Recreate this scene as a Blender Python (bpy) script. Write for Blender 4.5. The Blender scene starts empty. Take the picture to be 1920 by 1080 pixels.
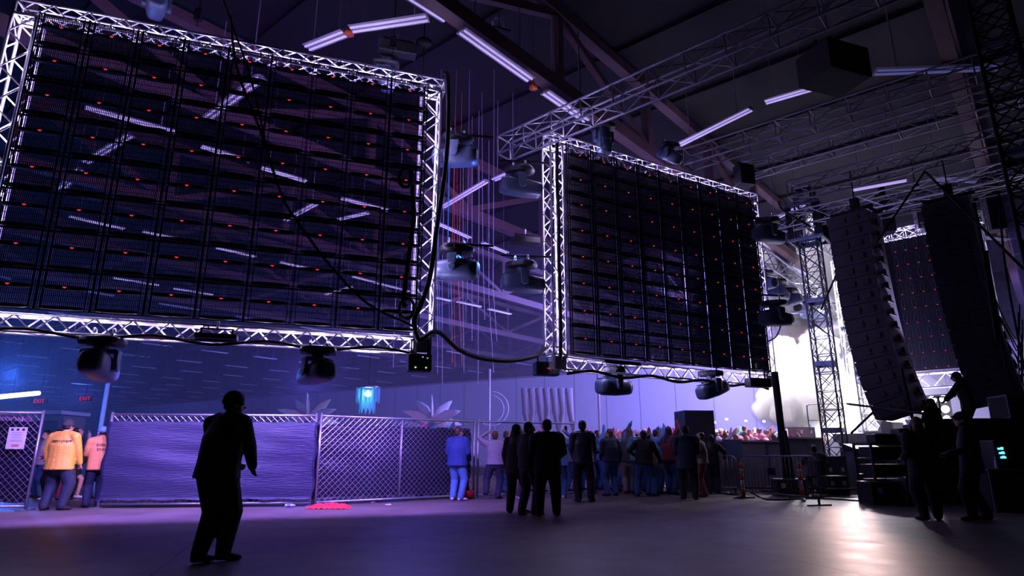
import bpy, bmesh, math, random
from mathutils import Vector, Matrix
from mathutils.bvhtree import BVHTree
R = math.radians; PI = math.pi
rnd = random.Random(7)
sc = bpy.context.scene
col = sc.collection

# ------------------------------------------------------------------ camera, world, exposure
F_PX, CAM_H = 1180.0, 1.1
PITCH = math.atan(312 / F_PX)
CP, SP = math.cos(PITCH), math.sin(PITCH)
cam_data = bpy.data.cameras.new('camera'); cam = bpy.data.objects.new('camera', cam_data); col.objects.link(cam)
cam.location = (0, 0, CAM_H); cam.rotation_euler = (PI / 2 + PITCH, 0, 0)
cam_data.sensor_width = 36.0; cam_data.lens = 36.0 * F_PX / 1920.0
cam_data.clip_end = 400
sc.camera = cam
sc.view_settings.view_transform = 'Standard'; sc.view_settings.look = 'None'
sc.view_settings.gamma = 1.0; sc.view_settings.use_curve_mapping = False
sc.view_settings.exposure = 0.0
world = bpy.data.worlds.new('hall_gloom'); sc.world = world; world.use_nodes = True
bg = world.node_tree.nodes['Background']; bg.inputs[0].default_value = (0.20, 0.13, 0.55, 1); bg.inputs[1].default_value = 0.006
try:
    sc.cycles.max_bounces = 5; sc.cycles.diffuse_bounces = 2; sc.cycles.glossy_bounces = 2; sc.cycles.transmission_bounces = 2
    sc.cycles.volume_bounces = 0; sc.cycles.transparent_max_bounces = 16; sc.cycles.caustics_reflective = False
    sc.cycles.sample_clamp_indirect = 3.0; sc.cycles.use_denoising = True; sc.cycles.use_light_tree = True
except Exception:
    pass

def ray(x, y):
    u = (x - 960) / F_PX; v = (540 - y) / F_PX
    return Vector((u, CP - v * SP, SP + v * CP))
def Pd(x, y, Y):
    r = ray(x, y); return Vector((0, 0, CAM_H)) + r * (Y / r.y)
def Pz(x, y, z):
    r = ray(x, y); return Vector((0, 0, CAM_H)) + r * ((z - CAM_H) / r.z)
def G(x, y): return Pz(x, y, 0.0)
TH = R(40.43)
AX = Vector((math.sin(TH), math.cos(TH), 0)); BX = Vector((-math.cos(TH), math.sin(TH), 0))
def AB(a, b, z): v = AX * a + BX * b; v.z = z; return v

# ------------------------------------------------------------------ lights
def light(kind, name, loc, energy, color, target=None, **kw):
    d = bpy.data.lights.new(name, kind); d.energy = energy; d.color = color
    for k, v in kw.items(): setattr(d, k, v)
    o = bpy.data.objects.new(name, d); col.objects.link(o); o.location = loc
    if target is not None: o.rotation_euler = (Vector(target) - Vector(loc)).to_track_quat('-Z', 'Y').to_euler()
    return o
WHITE_V = (0.60, 0.49, 1.0); VIOLET = (0.34, 0.16, 1.0); BLUE = (0.10, 0.17, 1.0)
# two video walls: plan start, direction, depth normal (the picture side faces away from us)
S1A = Vector((-8.78, 10.6, 0)); S1B = Vector((-2.34, 12.8, 0))
S2A = Vector((1.85, 16.0, 0)); S2B = Vector((6.2, 18.55, 0))
D1 = (S1B - S1A).normalized(); N1 = Vector((-D1.y, D1.x, 0))
D2 = (S2B - S2A).normalized(); N2 = Vector((-D2.y, D2.x, 0))
PW, PH, ZB = 0.85, 0.735, 3.55
def wall_light(name, A, D, N, e):
    c = A + D * (4 * PW) + N * 0.16; c.z = ZB + 4 * PH
    return light('AREA', name, c, e, VIOLET, target=c + N, shape='RECTANGLE', size=9 * PW, size_y=8 * PH, spread=R(140))
L_WALL = [wall_light('video_wall_light', S1A, D1, N1, 550), wall_light('video_wall_light', S2A, D2, N2, 550)]
for t in (.6, 2.4, 4.2, 6.0, 7.6):      # added spots under the near wall, brightening floor and fence in its stead
    p = S1A + D1 * t + N1 * .3; p.z = 3.0
    light('SPOT', 'fence_fill_light', p, 760, (0.36, 0.19, 1.0), target=(p.x + N1.x * 1.7, p.y + N1.y * 1.7, .25), spot_size=R(108), spot_blend=.55, shadow_soft_size=0.12)
# stage: hard white light in the smoke, violet washes behind
for x, y, e in ((12.2, 29.5, 30000), (14.6, 28.6, 34000), (17.6, 29.6, 30000), (15.6, 32.5, 16000)):
    light('SPOT', 'stage_flash_light', (x, y, 12.6), e, (0.93, 0.86, 1.0), target=(x + .2, y, 0), spot_size=R(48), spot_blend=.6, shadow_soft_size=0.3)
for x, y, z, e in ((14.4, 27.4, 4.2, 4200), (12.9, 28.8, 5.0, 2800), (18.0, 28.6, 4.8, 3400), (14.6, 28.0, 6.8, 1500), (16.6, 27.6, 4.0, 3400), (14.0, 26.8, 2.6, 2400)):
    light('SPOT', 'smoke_lamp_light', (x, y, z), e, (0.93, 0.87, 1.0), target=(x, y + .3, 0), spot_size=R(165), spot_blend=.3, shadow_soft_size=0.25)
light('SPOT', 'array_fill_light', (13.0, 19.5, 4.0), 1500, (0.60, 0.52, 1.0), target=(10.2, 19.1, 6.3), spot_size=R(58), spot_blend=.6, shadow_soft_size=0.1)  # added spot without a fixture, brightens the rear strip of the line array
light('SPOT', 'crowd_light', (12.6, 24.0, 6.0), 3600, (1.0, 0.38, 0.62), target=(6.0, 26.0, 1.0), spot_size=R(80), spot_blend=.7, shadow_soft_size=0.3)
light('SPOT', 'blue_beam_light', (0.3, 15.6, 6.2), 420, (.07, .2, 1.0), target=(-1.5, 13.8, 6.2), spot_size=R(110), spot_blend=.5, shadow_soft_size=0.1)
light('SPOT', 'tower_beam_light', (7.7, 19.7, 5.6), 380, (.14, .22, 1.0), target=(11.2, 22.4, 6.0), spot_size=R(90), spot_blend=.5, shadow_soft_size=0.1)
light('SPOT', 'floor_flash_light', Pd(1576, 752, 25.4), 2700, (1.0, 0.66, 0.62), target=(4.6, 9.2, 0), spot_size=R(12), spot_blend=1.0, shadow_soft_size=0.6)
light('SPOT', 'stage_wash_light', (16.0, 38.0, 10.0), 46000, (0.25, 0.225, 1.0), target=(-4.0, 64.0, 2.5), spot_size=R(140), spot_blend=.6, shadow_soft_size=0.8)
light('POINT', 'hall_fill_light', (-20.0, 62.0, 8.0), 1900, (0.13, 0.12, 1.0), shadow_soft_size=1.0)  # added blue fill for the hall, no fixture hangs here
light('POINT', 'hall_fill_light', (-60.0, 88.0, 9.0), 1700, (0.07, 0.13, 1.0), shadow_soft_size=1.0)  # same added fill, farther left
light('POINT', 'roof_fill_light', (-4.0, 26.0, 7.0), 330, (0.09, 0.08, 1.0), shadow_soft_size=0.8)  # added blue fill under the roof, floats without a fixture
light('SPOT', 'stage_wash_light', (28.0, 30.0, 9.5), 7000, (0.30, 0.25, 1.0), target=(42.0, 41.0, 5.0), spot_size=R(140), spot_blend=.6, shadow_soft_size=0.8)

light('SPOT', 'queue_light', (-2.6, 12.9, 3.1), 1250, (1.0, 0.70, 0.80), target=(-9.2, 14.6, .9), spot_size=R(46), spot_blend=.7, shadow_soft_size=0.15)

# ------------------------------------------------------------------ materials
def mat(name, color, rough=0.6, metal=0.0, noise=0.0, nscale=8.0, bump=0.0, bscale=40.0, emit=None, estr=0.0, spec=0.5, coat=0.0, stretch=None):
    m = bpy.data.materials.new(name); m.use_nodes = True
    nt = m.node_tree; p = nt.nodes['Principled BSDF']
    p.inputs['Base Color'].default_value = (*color, 1); p.inputs['Roughness'].default_value = rough
    p.inputs['Metallic'].default_value = metal; p.inputs['Specular IOR Level'].default_value = spec
    if emit: p.inputs['Emission Color'].default_value = (*emit, 1); p.inputs['Emission Strength'].default_value = estr
    if noise or bump:
        tc = nt.nodes.new('ShaderNodeTexCoord'); mp = nt.nodes.new('ShaderNodeMapping')
        nt.links.new(tc.outputs['Object'], mp.inputs[0])
        if stretch: mp.inputs['Scale'].default_value = stretch
        if noise:
            n = nt.nodes.new('ShaderNodeTexNoise'); n.inputs['Scale'].default_value = nscale; n.inputs['Detail'].default_value = 4
            nt.links.new(mp.outputs[0], n.inputs['Vector'])
            mx = nt.nodes.new('ShaderNodeMix'); mx.data_type = 'RGBA'
            mx.inputs[6].default_value = (*[c * (1 - noise) for c in color], 1); mx.inputs[7].default_value = (*[min(1, c * (1 + noise)) for c in color], 1)
            nt.links.new(n.outputs[0], mx.inputs[0]); nt.links.new(mx.outputs[2], p.inputs['Base Color'])
        if bump:
            n2 = nt.nodes.new('ShaderNodeTexNoise'); n2.inputs['Scale'].default_value = bscale; n2.inputs['Detail'].default_value = 3
            nt.links.new(mp.outputs[0], n2.inputs['Vector'])
            b = nt.nodes.new('ShaderNodeBump'); b.inputs['Strength'].default_value = bump; b.inputs['Distance'].default_value = 0.02
            nt.links.new(n2.outputs[0], b.inputs['Height']); nt.links.new(b.outputs[0], p.inputs['Normal'])
    return m
M = {}
def mm(key, *a, **k): M[key] = mat(key, *a, **k)
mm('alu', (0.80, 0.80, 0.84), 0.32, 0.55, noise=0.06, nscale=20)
mm('alu_shaded', (0.30, 0.29, 0.36), 0.45, 0.5, noise=0.1)  # aluminium darkened for the trusses that hang out of the light
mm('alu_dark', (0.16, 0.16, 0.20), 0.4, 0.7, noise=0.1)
mm('steel_galv', (0.45, 0.46, 0.52), 0.38, 0.8, noise=0.12, nscale=30)
mm('black_metal', (0.010, 0.010, 0.014), 0.6, noise=0.2, spec=0.15)
mm('black_plastic', (0.02, 0.02, 0.025), 0.5, noise=0.15)
mm('blue_tint_shell', (0.09, 0.12, 0.22), 0.38, noise=0.1)  # on the black moving lights, blue light is mixed into this colour
mm('rubber', (0.008, 0.008, 0.01), 0.6, noise=0.2)
mm('lens', (0.02, 0.02, 0.03), 0.08, coat=1)
mm('red_led', (0.4, 0.01, 0.01), 0.4, emit=(1.0, 0.045, 0.08), estr=0.95, noise=0.05)
mm('blue_led', (0.02, 0.15, 0.3), 0.4, emit=(0.1, 0.55, 1.0), estr=3.0, noise=0.05)
mm('green_led', (0.02, 0.2, 0.1), 0.4, emit=(0.15, 0.9, 0.5), estr=2.0, noise=0.05)
mm('tube_glow', (0.8, 0.8, 0.9), 0.3, emit=(0.55, 0.42, 1.0), estr=0.75, noise=0.03)  # on the battens this glow stands in for light the tubes reflect
mm('tube_glow_dim', (0.8, 0.8, 0.9), 0.3, emit=(0.22, 0.25, 0.9), estr=0.16, noise=0.03)  # dimmer copy of the same tubes for far rows and the dark right
mm('batten_body', (0.35, 0.33, 0.40), 0.5, noise=0.08)
mm('roof_steel', (0.15, 0.09, 0.10), 0.65, noise=0.15, nscale=2)
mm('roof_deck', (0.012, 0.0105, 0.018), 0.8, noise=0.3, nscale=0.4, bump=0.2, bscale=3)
mm('white_wall', (0.62, 0.62, 0.66), 0.7, noise=0.06, nscale=0.3)
mm('upper_wall', (0.22, 0.17, 0.18), 0.75, noise=0.2, nscale=0.5)
mm('dark_glass', (0.02, 0.03, 0.05), 0.15, noise=0.2)
mm('fabric_screen', (0.028, 0.033, 0.078), 0.42, noise=0.2, nscale=3, bump=0.7, bscale=11, stretch=(0.4, 0.4, 4.0))
mm('fabric_shaded', (0.009, 0.010, 0.026), 0.42, noise=0.2, nscale=3, bump=0.6, bscale=6, stretch=(0.35, 0.35, 4.0))  # privacy sheet with the shade put into its colour, where less light falls
mm('black_drape', (0.012, 0.011, 0.016), 0.8, noise=0.3, nscale=5)
mm('case_black', (0.022, 0.02, 0.026), 0.45, noise=0.25, nscale=6)
mm('rear_grey', (0.5, 0.5, 0.58), 0.5, noise=0.08)
mm('array_black', (0.030, 0.022, 0.045), 0.8, noise=0.15, nscale=6)
mm('case_grey', (0.10, 0.10, 0.13), 0.5, noise=0.2, nscale=6)
mm('plywood_grey', (0.20, 0.19, 0.24), 0.55, noise=0.2, nscale=3)
mm('white_paint', (0.75, 0.75, 0.78), 0.5, noise=0.04)
mm('orange_plastic', (0.8, 0.14, 0.04), 0.45, noise=0.08)
mm('red_cloth', (0.75, 0.03, 0.05), 0.75, noise=0.25, nscale=9, bump=0.5, bscale=12)
mm('paper', (0.78, 0.76, 0.70), 0.7, noise=0.03)
mm('ink', (0.03, 0.03, 0.04), 0.7, noise=0.1)
mm('ink_red', (0.6, 0.04, 0.05), 0.7, noise=0.1)
mm('phone_glow', (0.2, 0.2, 0.2), 0.3, emit=(0.95, 0.9, 1.0), estr=2.5, noise=0.02)
mm('neon_red', (0.4, 0.02, 0.08), 0.4, emit=(1.0, 0.02, 0.12), estr=0.9, noise=0.05)
mm('strip_white', (0.8, 0.85, 1), 0.4, emit=(0.72, 0.85, 1.0), estr=6.0, noise=0.02)
mm('strip_warm', (0.8, 0.85, 1), 0.4, emit=(0.85, 0.8, 1.0), estr=0.9, noise=0.02)
mm('cyan_tinsel', (0.15, 0.55, 0.75), 0.3, noise=0.3, nscale=30)
mm('blinder_glow', (0.8, 0.8, 0.8), 0.4, emit=(1.0, 0.86, 0.92), estr=7.0, noise=0.02)
mm('clear_plastic', (0.55, 0.6, 0.75), 0.2, noise=0.1)
for k, c in dict(skin_a=(0.62, 0.36, 0.27), skin_b=(0.42, 0.23, 0.16), skin_c=(0.24, 0.12, 0.085)).items(): mm(k, c, 0.5, noise=0.08, nscale=25)
for k, c in dict(cloth_black=(0.010, 0.010, 0.013), cloth_charcoal=(0.035, 0.033, 0.04), cloth_navy=(0.02, 0.028, 0.06), cloth_navy_puffer=(0.02, 0.05, 0.22), cloth_jeans=(0.05, 0.12, 0.30),
                 cloth_jeans_light=(0.09, 0.22, 0.48), cloth_grey=(0.34, 0.32, 0.37), cloth_yellow=(0.95, 0.50, 0.07), cloth_orange=(0.9, 0.38, 0.12), cloth_maroon=(0.20, 0.025, 0.05),
                 cloth_pink=(0.62, 0.14, 0.30), cloth_blue=(0.12, 0.28, 0.62), cloth_white=(0.75, 0.74, 0.78), cloth_tan=(0.30, 0.24, 0.24), cloth_teal=(0.06, 0.24, 0.34), cloth_peach=(0.75, 0.42, 0.36)).items():
    mm(k, c, 0.8, noise=0.18, nscale=14, bump=0.35, bscale=16)
M['cloth_yellow'].node_tree.nodes['Principled BSDF'].inputs['Roughness'].default_value = 0.5
for k, c in dict(hair_black=(0.008, 0.007, 0.008), hair_brown=(0.06, 0.03, 0.018), hair_auburn=(0.16, 0.06, 0.035)).items(): mm(k, c, 0.5, noise=0.35, nscale=60, stretch=(1, 1, 0.15))

def floor_mat():
    m = bpy.data.materials.new('polished_concrete'); m.use_nodes = True; nt = m.node_tree; p = nt.nodes['Principled BSDF']
    tc = nt.nodes.new('ShaderNodeTexCoord')
    n = nt.nodes.new('ShaderNodeTexNoise'); n.inputs['Scale'].default_value = 0.8; n.inputs['Detail'].default_value = 8; n.inputs['Roughness'].default_value = 0.65
    nt.links.new(tc.outputs['Object'], n.inputs['Vector'])
    cr = nt.nodes.new('ShaderNodeValToRGB')
    cr.color_ramp.elements[0].position = 0.3; cr.color_ramp.elements[0].color = (0.10, 0.08, 0.078, 1)
    cr.color_ramp.elements[1].position = 0.72; cr.color_ramp.elements[1].color = (0.21, 0.17, 0.16, 1)
    nt.links.new(n.outputs[0], cr.inputs[0])
    # saw-cut slab joints every 6 m along the hall axes
    mp = nt.nodes.new('ShaderNodeMapping'); mp.inputs['Rotation'].default_value = (0, 0, R(40.43) - R(58)); mp.inputs['Location'].default_value = (1.3, 2.1, 0)
    nt.links.new(tc.outputs['Object'], mp.inputs[0])
    sp = nt.nodes.new('ShaderNodeSeparateXYZ'); nt.links.new(mp.outputs[0], sp.inputs[0])
    outs = []
    for ax in (0, 1):
        a = nt.nodes.new('ShaderNodeMath'); a.operation = 'PINGPONG'; a.inputs[1].default_value = 3.2; nt.links.new(sp.outputs[ax], a.inputs[0])
        b = nt.nodes.new('ShaderNodeMath'); b.operation = 'LESS_THAN'; b.inputs[1].default_value = 0.012; nt.links.new(a.outputs[0], b.inputs[0]); outs.append(b)
    mx0 = nt.nodes.new('ShaderNodeMath'); mx0.operation = 'MAXIMUM'; nt.links.new(outs[0].outputs[0], mx0.inputs[0]); nt.links.new(outs[1].outputs[0], mx0.inputs[1])
    mx = nt.nodes.new('ShaderNodeMix'); mx.data_type = 'RGBA'; mx.inputs[7].default_value = (0.03, 0.025, 0.025, 1)
    nt.links.new(mx0.outputs[0], mx.inputs[0]); nt.links.new(cr.outputs[0], mx.inputs[6]); nt.links.new(mx.outputs[2], p.inputs['Base Color'])
    n2 = nt.nodes.new('ShaderNodeTexNoise'); n2.inputs['Scale'].default_value = 2.2; n2.inputs['Detail'].default_value = 6; nt.links.new(tc.outputs['Object'], n2.inputs['Vector'])
    mr = nt.nodes.new('ShaderNodeMapRange'); mr.inputs[3].default_value = 0.36; mr.inputs[4].default_value = 0.55; nt.links.new(n2.outputs[0], mr.inputs[0]); nt.links.new(mr.outputs[0], p.inputs['Roughness'])
    n3 = nt.nodes.new('ShaderNodeTexNoise'); n3.inputs['Scale'].default_value = 9; n3.inputs['Detail'].default_value = 6; nt.links.new(tc.outputs['Object'], n3.inputs['Vector'])
    b = nt.nodes.new('ShaderNodeBump'); b.inputs['Strength'].default_value = 0.12; b.inputs['Distance'].default_value = 0.02; nt.links.new(n3.outputs[0], b.inputs['Height']); nt.links.new(b.outputs[0], p.inputs['Normal'])
    return m
M['floor'] = floor_mat()
def vol_mat(name, density, color, aniso=0.0):
    m = bpy.data.materials.new(name); m.use_nodes = True; nt = m.node_tree; nt.nodes.remove(nt.nodes['Principled BSDF'])
    v = nt.nodes.new('ShaderNodeVolumeScatter'); v.inputs['Color'].default_value = (*color, 1); v.inputs['Density'].default_value = density; v.inputs['Anisotropy'].default_value = aniso
    nt.links.new(v.outputs[0], nt.nodes['Material Output'].inputs['Volume']); return m
M['haze'] = vol_mat('stage_haze', 0.0085, (0.9, 0.9, 1.0), 0.2)
M['smoke'] = vol_mat('white_smoke', 1.3, (0.97, 0.97, 1.0))

# ------------------------------------------------------------------ mesh helpers
class MB:
    def __init__(s): s.v = []; s.f = []
    def add(s, vs, fs):
        n = len(s.v); s.v += [Vector(v) for v in vs]; s.f += [tuple(i + n for i in f) for f in fs]; return s
    def box(s, c, d, rot=None):
        c = Vector(c); hx, hy, hz = d[0] / 2, d[1] / 2, d[2] / 2
        vs = [Vector((x, y, z)) for z in (-hz, hz) for y in (-hy, hy) for x in (-hx, hx)]
        if rot is not None: vs = [rot @ v for v in vs]
        return s.add([v + c for v in vs], [(0, 2, 3, 1), (4, 5, 7, 6), (0, 1, 5, 4), (2, 6, 7, 3), (0, 4, 6, 2), (1, 3, 7, 5)])
    def beam(s, p, q, w, h, up=(0, 0, 1)):
        p, q = Vector(p), Vector(q); d = (q - p); L = d.length; d.normalize(); u = Vector(up)
        if abs(d.dot(u)) > 0.98: u = Vector((0, 1, 0))
        x = d.cross(u).normalized(); z = x.cross(d).normalized()
        return s.box((p + q) / 2, (w, L, h), Matrix((x, d, z)).transposed())
    def tube(s, p, q, r, n=6, r2=None):
        return s.path([p, q], [r, r if r2 is None else r2], n)
    def path(s, pts, r, n=6, flat=None, fwd=None, caps=True):
        pts = [Vector(p) for p in pts]; rs = r if isinstance(r, (list, tuple)) else [r] * len(pts)
        base = len(s.v); ref = None
        for i, p in enumerate(pts):
            d = (pts[min(i + 1, len(pts) - 1)] - pts[max(i - 1, 0)]).normalized()
            if fwd is not None: x = Vector(fwd)
            elif ref is None: x = Vector((1, 0, 0)) if abs(d.x) < 0.9 else Vector((0, 1, 0))
            else: x = ref
            x = (x - d * x.dot(d))
            if x.length < 1e-4: x = Vector((0, 1, 0)) - d * d.y
            x.normalize(); ref = x; y = d.cross(x)
            rr = rs[i]; rx, ry = (rr if isinstance(rr, tuple) else (rr, rr))
            for k in range(n):
                t = 2 * PI * k / n; s.v.append(p + x * (math.cos(t) * rx) + y * (math.sin(t) * ry))
        for i in range(len(pts) - 1):
            for k in range(n):
                a = base + i * n + k; b = base + i * n + (k + 1) % n
                s.f.append((a, b, b + n, a + n))
        if caps:
            s.f.append(tuple(base + k for k in reversed(range(n)))); e = base + (len(pts) - 1) * n
            s.f.append(tuple(e + k for k in range(n)))
        return s
    def limb(s, pts, rs, n=10, fwd=(0, 1, 0), flat0=False):      # closed, with domed ends
        pts = [Vector(p) for p in pts]; rs = [r if isinstance(r, tuple) else (r, r) for r in rs]
        def dome(p, d, r):
            m = min(r); return [(p + d * (m * h), (r[0] * k, r[1] * k)) for h, k in ((0.9, 0.35), (0.6, 0.78))]
        d0 = (pts[0] - pts[1]).normalized(); d1 = (pts[-1] - pts[-2]).normalized()
        A = [] if flat0 else dome(pts[0], d0, rs[0]); B = dome(pts[-1], d1, rs[-1])
        seq = A + list(zip(pts, rs)) + B[::-1]
        return s.path([q[0] for q in seq], [q[1] for q in seq], n, fwd=fwd)
    def lathe(s, prof, c=(0, 0, 0), rot=None, n=16, sq=2.0, sx=1, sy=1):
        c = Vector(c); base = len(s.v)
        for r, z in prof:
            for k in range(n):
                t = 2 * PI * k / n; cx, cy = math.cos(t), math.sin(t)
                if sq != 2.0:
                    cx = math.copysign(abs(cx) ** (2 / sq), cx); cy = math.copysign(abs(cy) ** (2 / sq), cy)
                v = Vector((cx * r * sx, cy * r * sy, z))
                if rot is not None: v = rot @ v
                s.v.append(v + c)
        for i in range(len(prof) - 1):
            for k in range(n):
                a = base + i * n + k; b = base + i * n + (k + 1) % n; s.f.append((a, b, b + n, a + n))
        s.f.append(tuple(base + k for k in reversed(range(n)))); e = base + (len(prof) - 1) * n; s.f.append(tuple(e + k for k in range(n)))
        return s
    def ball(s, c, r, n=10, rot=None):
        rx, ry, rz = r if isinstance(r, tuple) else (r, r, r); m = max(4, n // 2 + 1)
        pr = [(max(0.02, math.sin(PI * i / m)), -math.cos(PI * i / m)) for i in range(m + 1)]
        b = len(s.v); s.lathe(pr, n=n)
        for i in range(b, len(s.v)):
            v = s.v[i]; w = Vector((v.x * rx, v.y * ry, v.z * rz)); s.v[i] = (rot @ w if rot is not None else w) + Vector(c)
        return s
    def mesh(s, name, off=None):
        me = bpy.data.meshes.new(name); o = Vector(off) if off is not None else Vector((0, 0, 0))
        me.from_pydata([tuple(v - o) for v in s.v], [], s.f); me.update(); return me
    def build(s, name, m, parent=None, smooth=False, off=None, bevel=0):
        if off is None: off = parent.location if parent is not None and parent.type == 'EMPTY' and parent.parent is None else (0, 0, 0)
        me = s.mesh(name, off); return link(name, me, m, parent, smooth, bevel)
def link(name, me, m, parent=None, smooth=False, bevel=0):
    if m is not None: me.materials.append(M[m] if isinstance(m, str) else m)
    if smooth:
        for p in me.polygons: p.use_smooth = True
    o = bpy.data.objects.new(name, me); col.objects.link(o); o.parent = parent
    if bevel:
        b = o.modifiers.new('edge', 'BEVEL'); b.width = bevel; b.segments = 2; b.limit_method = 'ANGLE'
    return o
def tag(o, label=None, cat=None, group=None, kind=None):
    if label: o['label'] = label
    if cat: o['category'] = cat
    if group: o['group'] = group
    if kind: o['kind'] = kind
    return o
def thing(name, label, cat, loc=(0, 0, 0), rz=0.0, group=None):
    o = bpy.data.objects.new(name, None); col.objects.link(o); o.location = loc; o.rotation_euler = (0, 0, rz); o.empty_display_size = 0.2
    return tag(o, label, cat, group)
def solo(name, mb, m, label, cat, loc=None, group=None, smooth=False, bevel=0, kind=None):
    # a thing that is one mesh; its origin sits at loc
    off = Vector(loc) if loc is not None else Vector((0, 0, 0))
    o = link(name, mb.mesh(name, off), m, None, smooth, bevel); o.location = off
    return tag(o, label, cat, group, kind)
def struct(name, mb, m, parent=None, smooth=False):
    o = mb.build(name, m, parent, smooth)
    if parent is None: o['kind'] = 'structure'
    return o
def dup(root, loc=None, rot=None, label=None, group=None, scale=None):
    def cp(o, parent):
        c = o.copy(); col.objects.link(c); c.parent = parent
        for ch in o.children: cp(ch, c)
        return c
    c = cp(root, None)
    if loc is not None: c.location = loc
    if rot is not None: c.rotation_euler = rot
    if scale is not None: c.scale = (scale,) * 3
    if label: c['label'] = label
    if group: c['group'] = group
    return c
def arc(p, q, sag, n=14):
    p, q = Vector(p), Vector(q); out = []
    for i in range(n + 1):
        t = i / n; v = p.lerp(q, t); v.z -= sag * 4 * t * (1 - t); out.append(v)
    return out
def smoothpts(pts, k=5):
    pts = [Vector(p) for p in pts]; P = [pts[0]] + pts + [pts[-1]]; out = []
    for i in range(1, len(P) - 2):
        for j in range(k):
            t = j / k; a, b, c, d = P[i - 1], P[i], P[i + 1], P[i + 2]
            out.append(0.5 * ((2 * b) + (c - a) * t + (2 * a - 5 * b + 4 * c - d) * t * t + (3 * b - a - 3 * c + d) * t ** 3))
    return out + [pts[-1]]
#--SETTING--
# ------------------------------------------------------------------ the hall
fl = MB(); fl.add([(-240, -14, 0), (120, -14, 0), (120, 280, 0), (-240, 280, 0)], [(0, 1, 2, 3)]); fl.box((0, 60, -0.3), (1, 1, 0.2))
struct('floor', fl, 'floor')
c = MB()
for z0, z1 in ((14.0, 14.25),):
    P = [AB(-14, -34, 0), AB(92, -34, 0), AB(92, 225, 0), AB(-14, 225, 0)]
    vs = [(p.x, p.y, z) for z in (z0, z1) for p in P]
    c.add(vs, [(3, 2, 1, 0), (4, 5, 6, 7), (0, 1, 5, 4), (1, 2, 6, 5), (2, 3, 7, 6), (3, 0, 4, 7)])
for k in range(26):     # deck ribs across the roof
    c.beam(AB(-12 + 4 * k, -33, 13.93), AB(-12 + 4 * k, 224, 13.93), 0.12, 0.14)
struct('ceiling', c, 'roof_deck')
WH = 9.0; W0 = Pz(560, 738, WH); W1 = Pz(1400, 675, WH); WD = (W1 - W0).normalized(); WN = Vector((WD.y, -WD.x, 0)); WN = WN if WN.y < 0 else -WN
wl = W0 - WD * 72; wr = W1 + WD * 62
w = MB(); w.beam((wl.x, wl.y, WH / 2), (wr.x, wr.y, WH / 2), 0.25, WH)
struct('wall_back', w, 'white_wall')
w = MB()
for k in range(62):     # panel joints of the white wall
    p = wl + WD * (1.2 + 3.4 * k) + WN * 0.135; w.beam((p.x, p.y, 0), (p.x, p.y, WH), 0.06, 0.02, up=WN)
w.beam((wl.x + WN.x * .14, wl.y + WN.y * .14, WH - .1), (wr.x + WN.x * .14, wr.y + WN.y * .14, WH - .1), 0.04, 0.12)
struct('trim_1', w, 'upper_wall')
E0 = Pz(560, 722, 14.0); E1 = Pz(100, 757, 14.0); ED = (E0 - E1).normalized(); EN = Vector((ED.y, -ED.x, 0)); EN = EN if EN.y < 0 else -EN
el = E1 - ED * 25; er = E0 + ED * 130
w = MB(); w.beam((el.x, el.y, 7.0), (er.x, er.y, 7.0), 0.4, 14.0); struct('wall_far_end', w, 'upper_wall')
for k in range(17):
    p = E0 - ED * 105 + ED * 11.0 * k + EN * 0.22
    g = MB(); g.beam(p + ED * -4.0 + Vector((0, 0, 10.2 - p.z)), p + ED * 4.0 + Vector((0, 0, 10.2 - p.z)), 0.06, 3.4)
    wo = struct('window_%d' % (k + 1), g, 'dark_glass')
    fr = MB(); q = p + EN * 0.08
    for dx in (-4, -2, 0, 2, 4): fr.beam(q + ED * dx + Vector((0, 0, 8.4 - q.z)), q + ED * dx + Vector((0, 0, 12.0 - q.z)), 0.14, 0.1, up=EN)
    for z in (8.45, 11.95): fr.beam(q + ED * -4 + Vector((0, 0, z - q.z)), q + ED * 4 + Vector((0, 0, z - q.z)), 0.1, 0.16)
    fr.build('window_frame', 'upper_wall', wo)
w = MB(); a, b = AB(60, -33, 7), AB(-14, -33, 7); w.beam(a, b, 0.4, 14.0); struct('wall_right', w, 'upper_wall')

# deep roof trusses along the hall, with battens under them
def roof_truss(s, a0, a1, label, step=5.2):
    root = thing('roof_truss', label, 'roof truss', AB(a0, s, 10.9), group='roof trusses of the hall')
    MB().beam(AB(a0, s, 11.1), AB(a1, s, 11.1), 0.34, 0.42).build('bottom_chord', 'roof_steel', root)
    MB().beam(AB(a0, s, 13.6), AB(a1, s, 13.6), 0.34, 0.34).build('top_chord', 'roof_steel', root)
    n = int((a1 - a0) / step)
    for k in range(n + 1):
        MB().beam(AB(a0 + k * step, s, 11.2), AB(a0 + k * step, s, 13.6), 0.26, 0.26, up=AX).build('post', 'roof_steel', root)
        if k < n:
            z0, z1 = (11.25, 13.5) if k % 2 else (13.5, 11.25)
            MB().beam(AB(a0 + k * step, s, z0), AB(a0 + (k + 1) * step, s, z1), 0.2, 0.24).build('diagonal', 'roof_steel', root)
    return root
TL = ['over the dark backstage on the right', 'over the stage-side towers', 'passing above the gap between the two video walls', 'seen through the larger video wall, its lights nearest',
      'second behind the larger video wall', 'third behind the larger video wall', 'fourth behind the larger video wall', 'fifth, far over the audience']
for k in range(8):
    roof_truss(9.2 + 8.6 * (k - 2), -8 if k < 4 else 4, 62, 'rust brown steel roof truss ' + TL[k])
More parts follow.
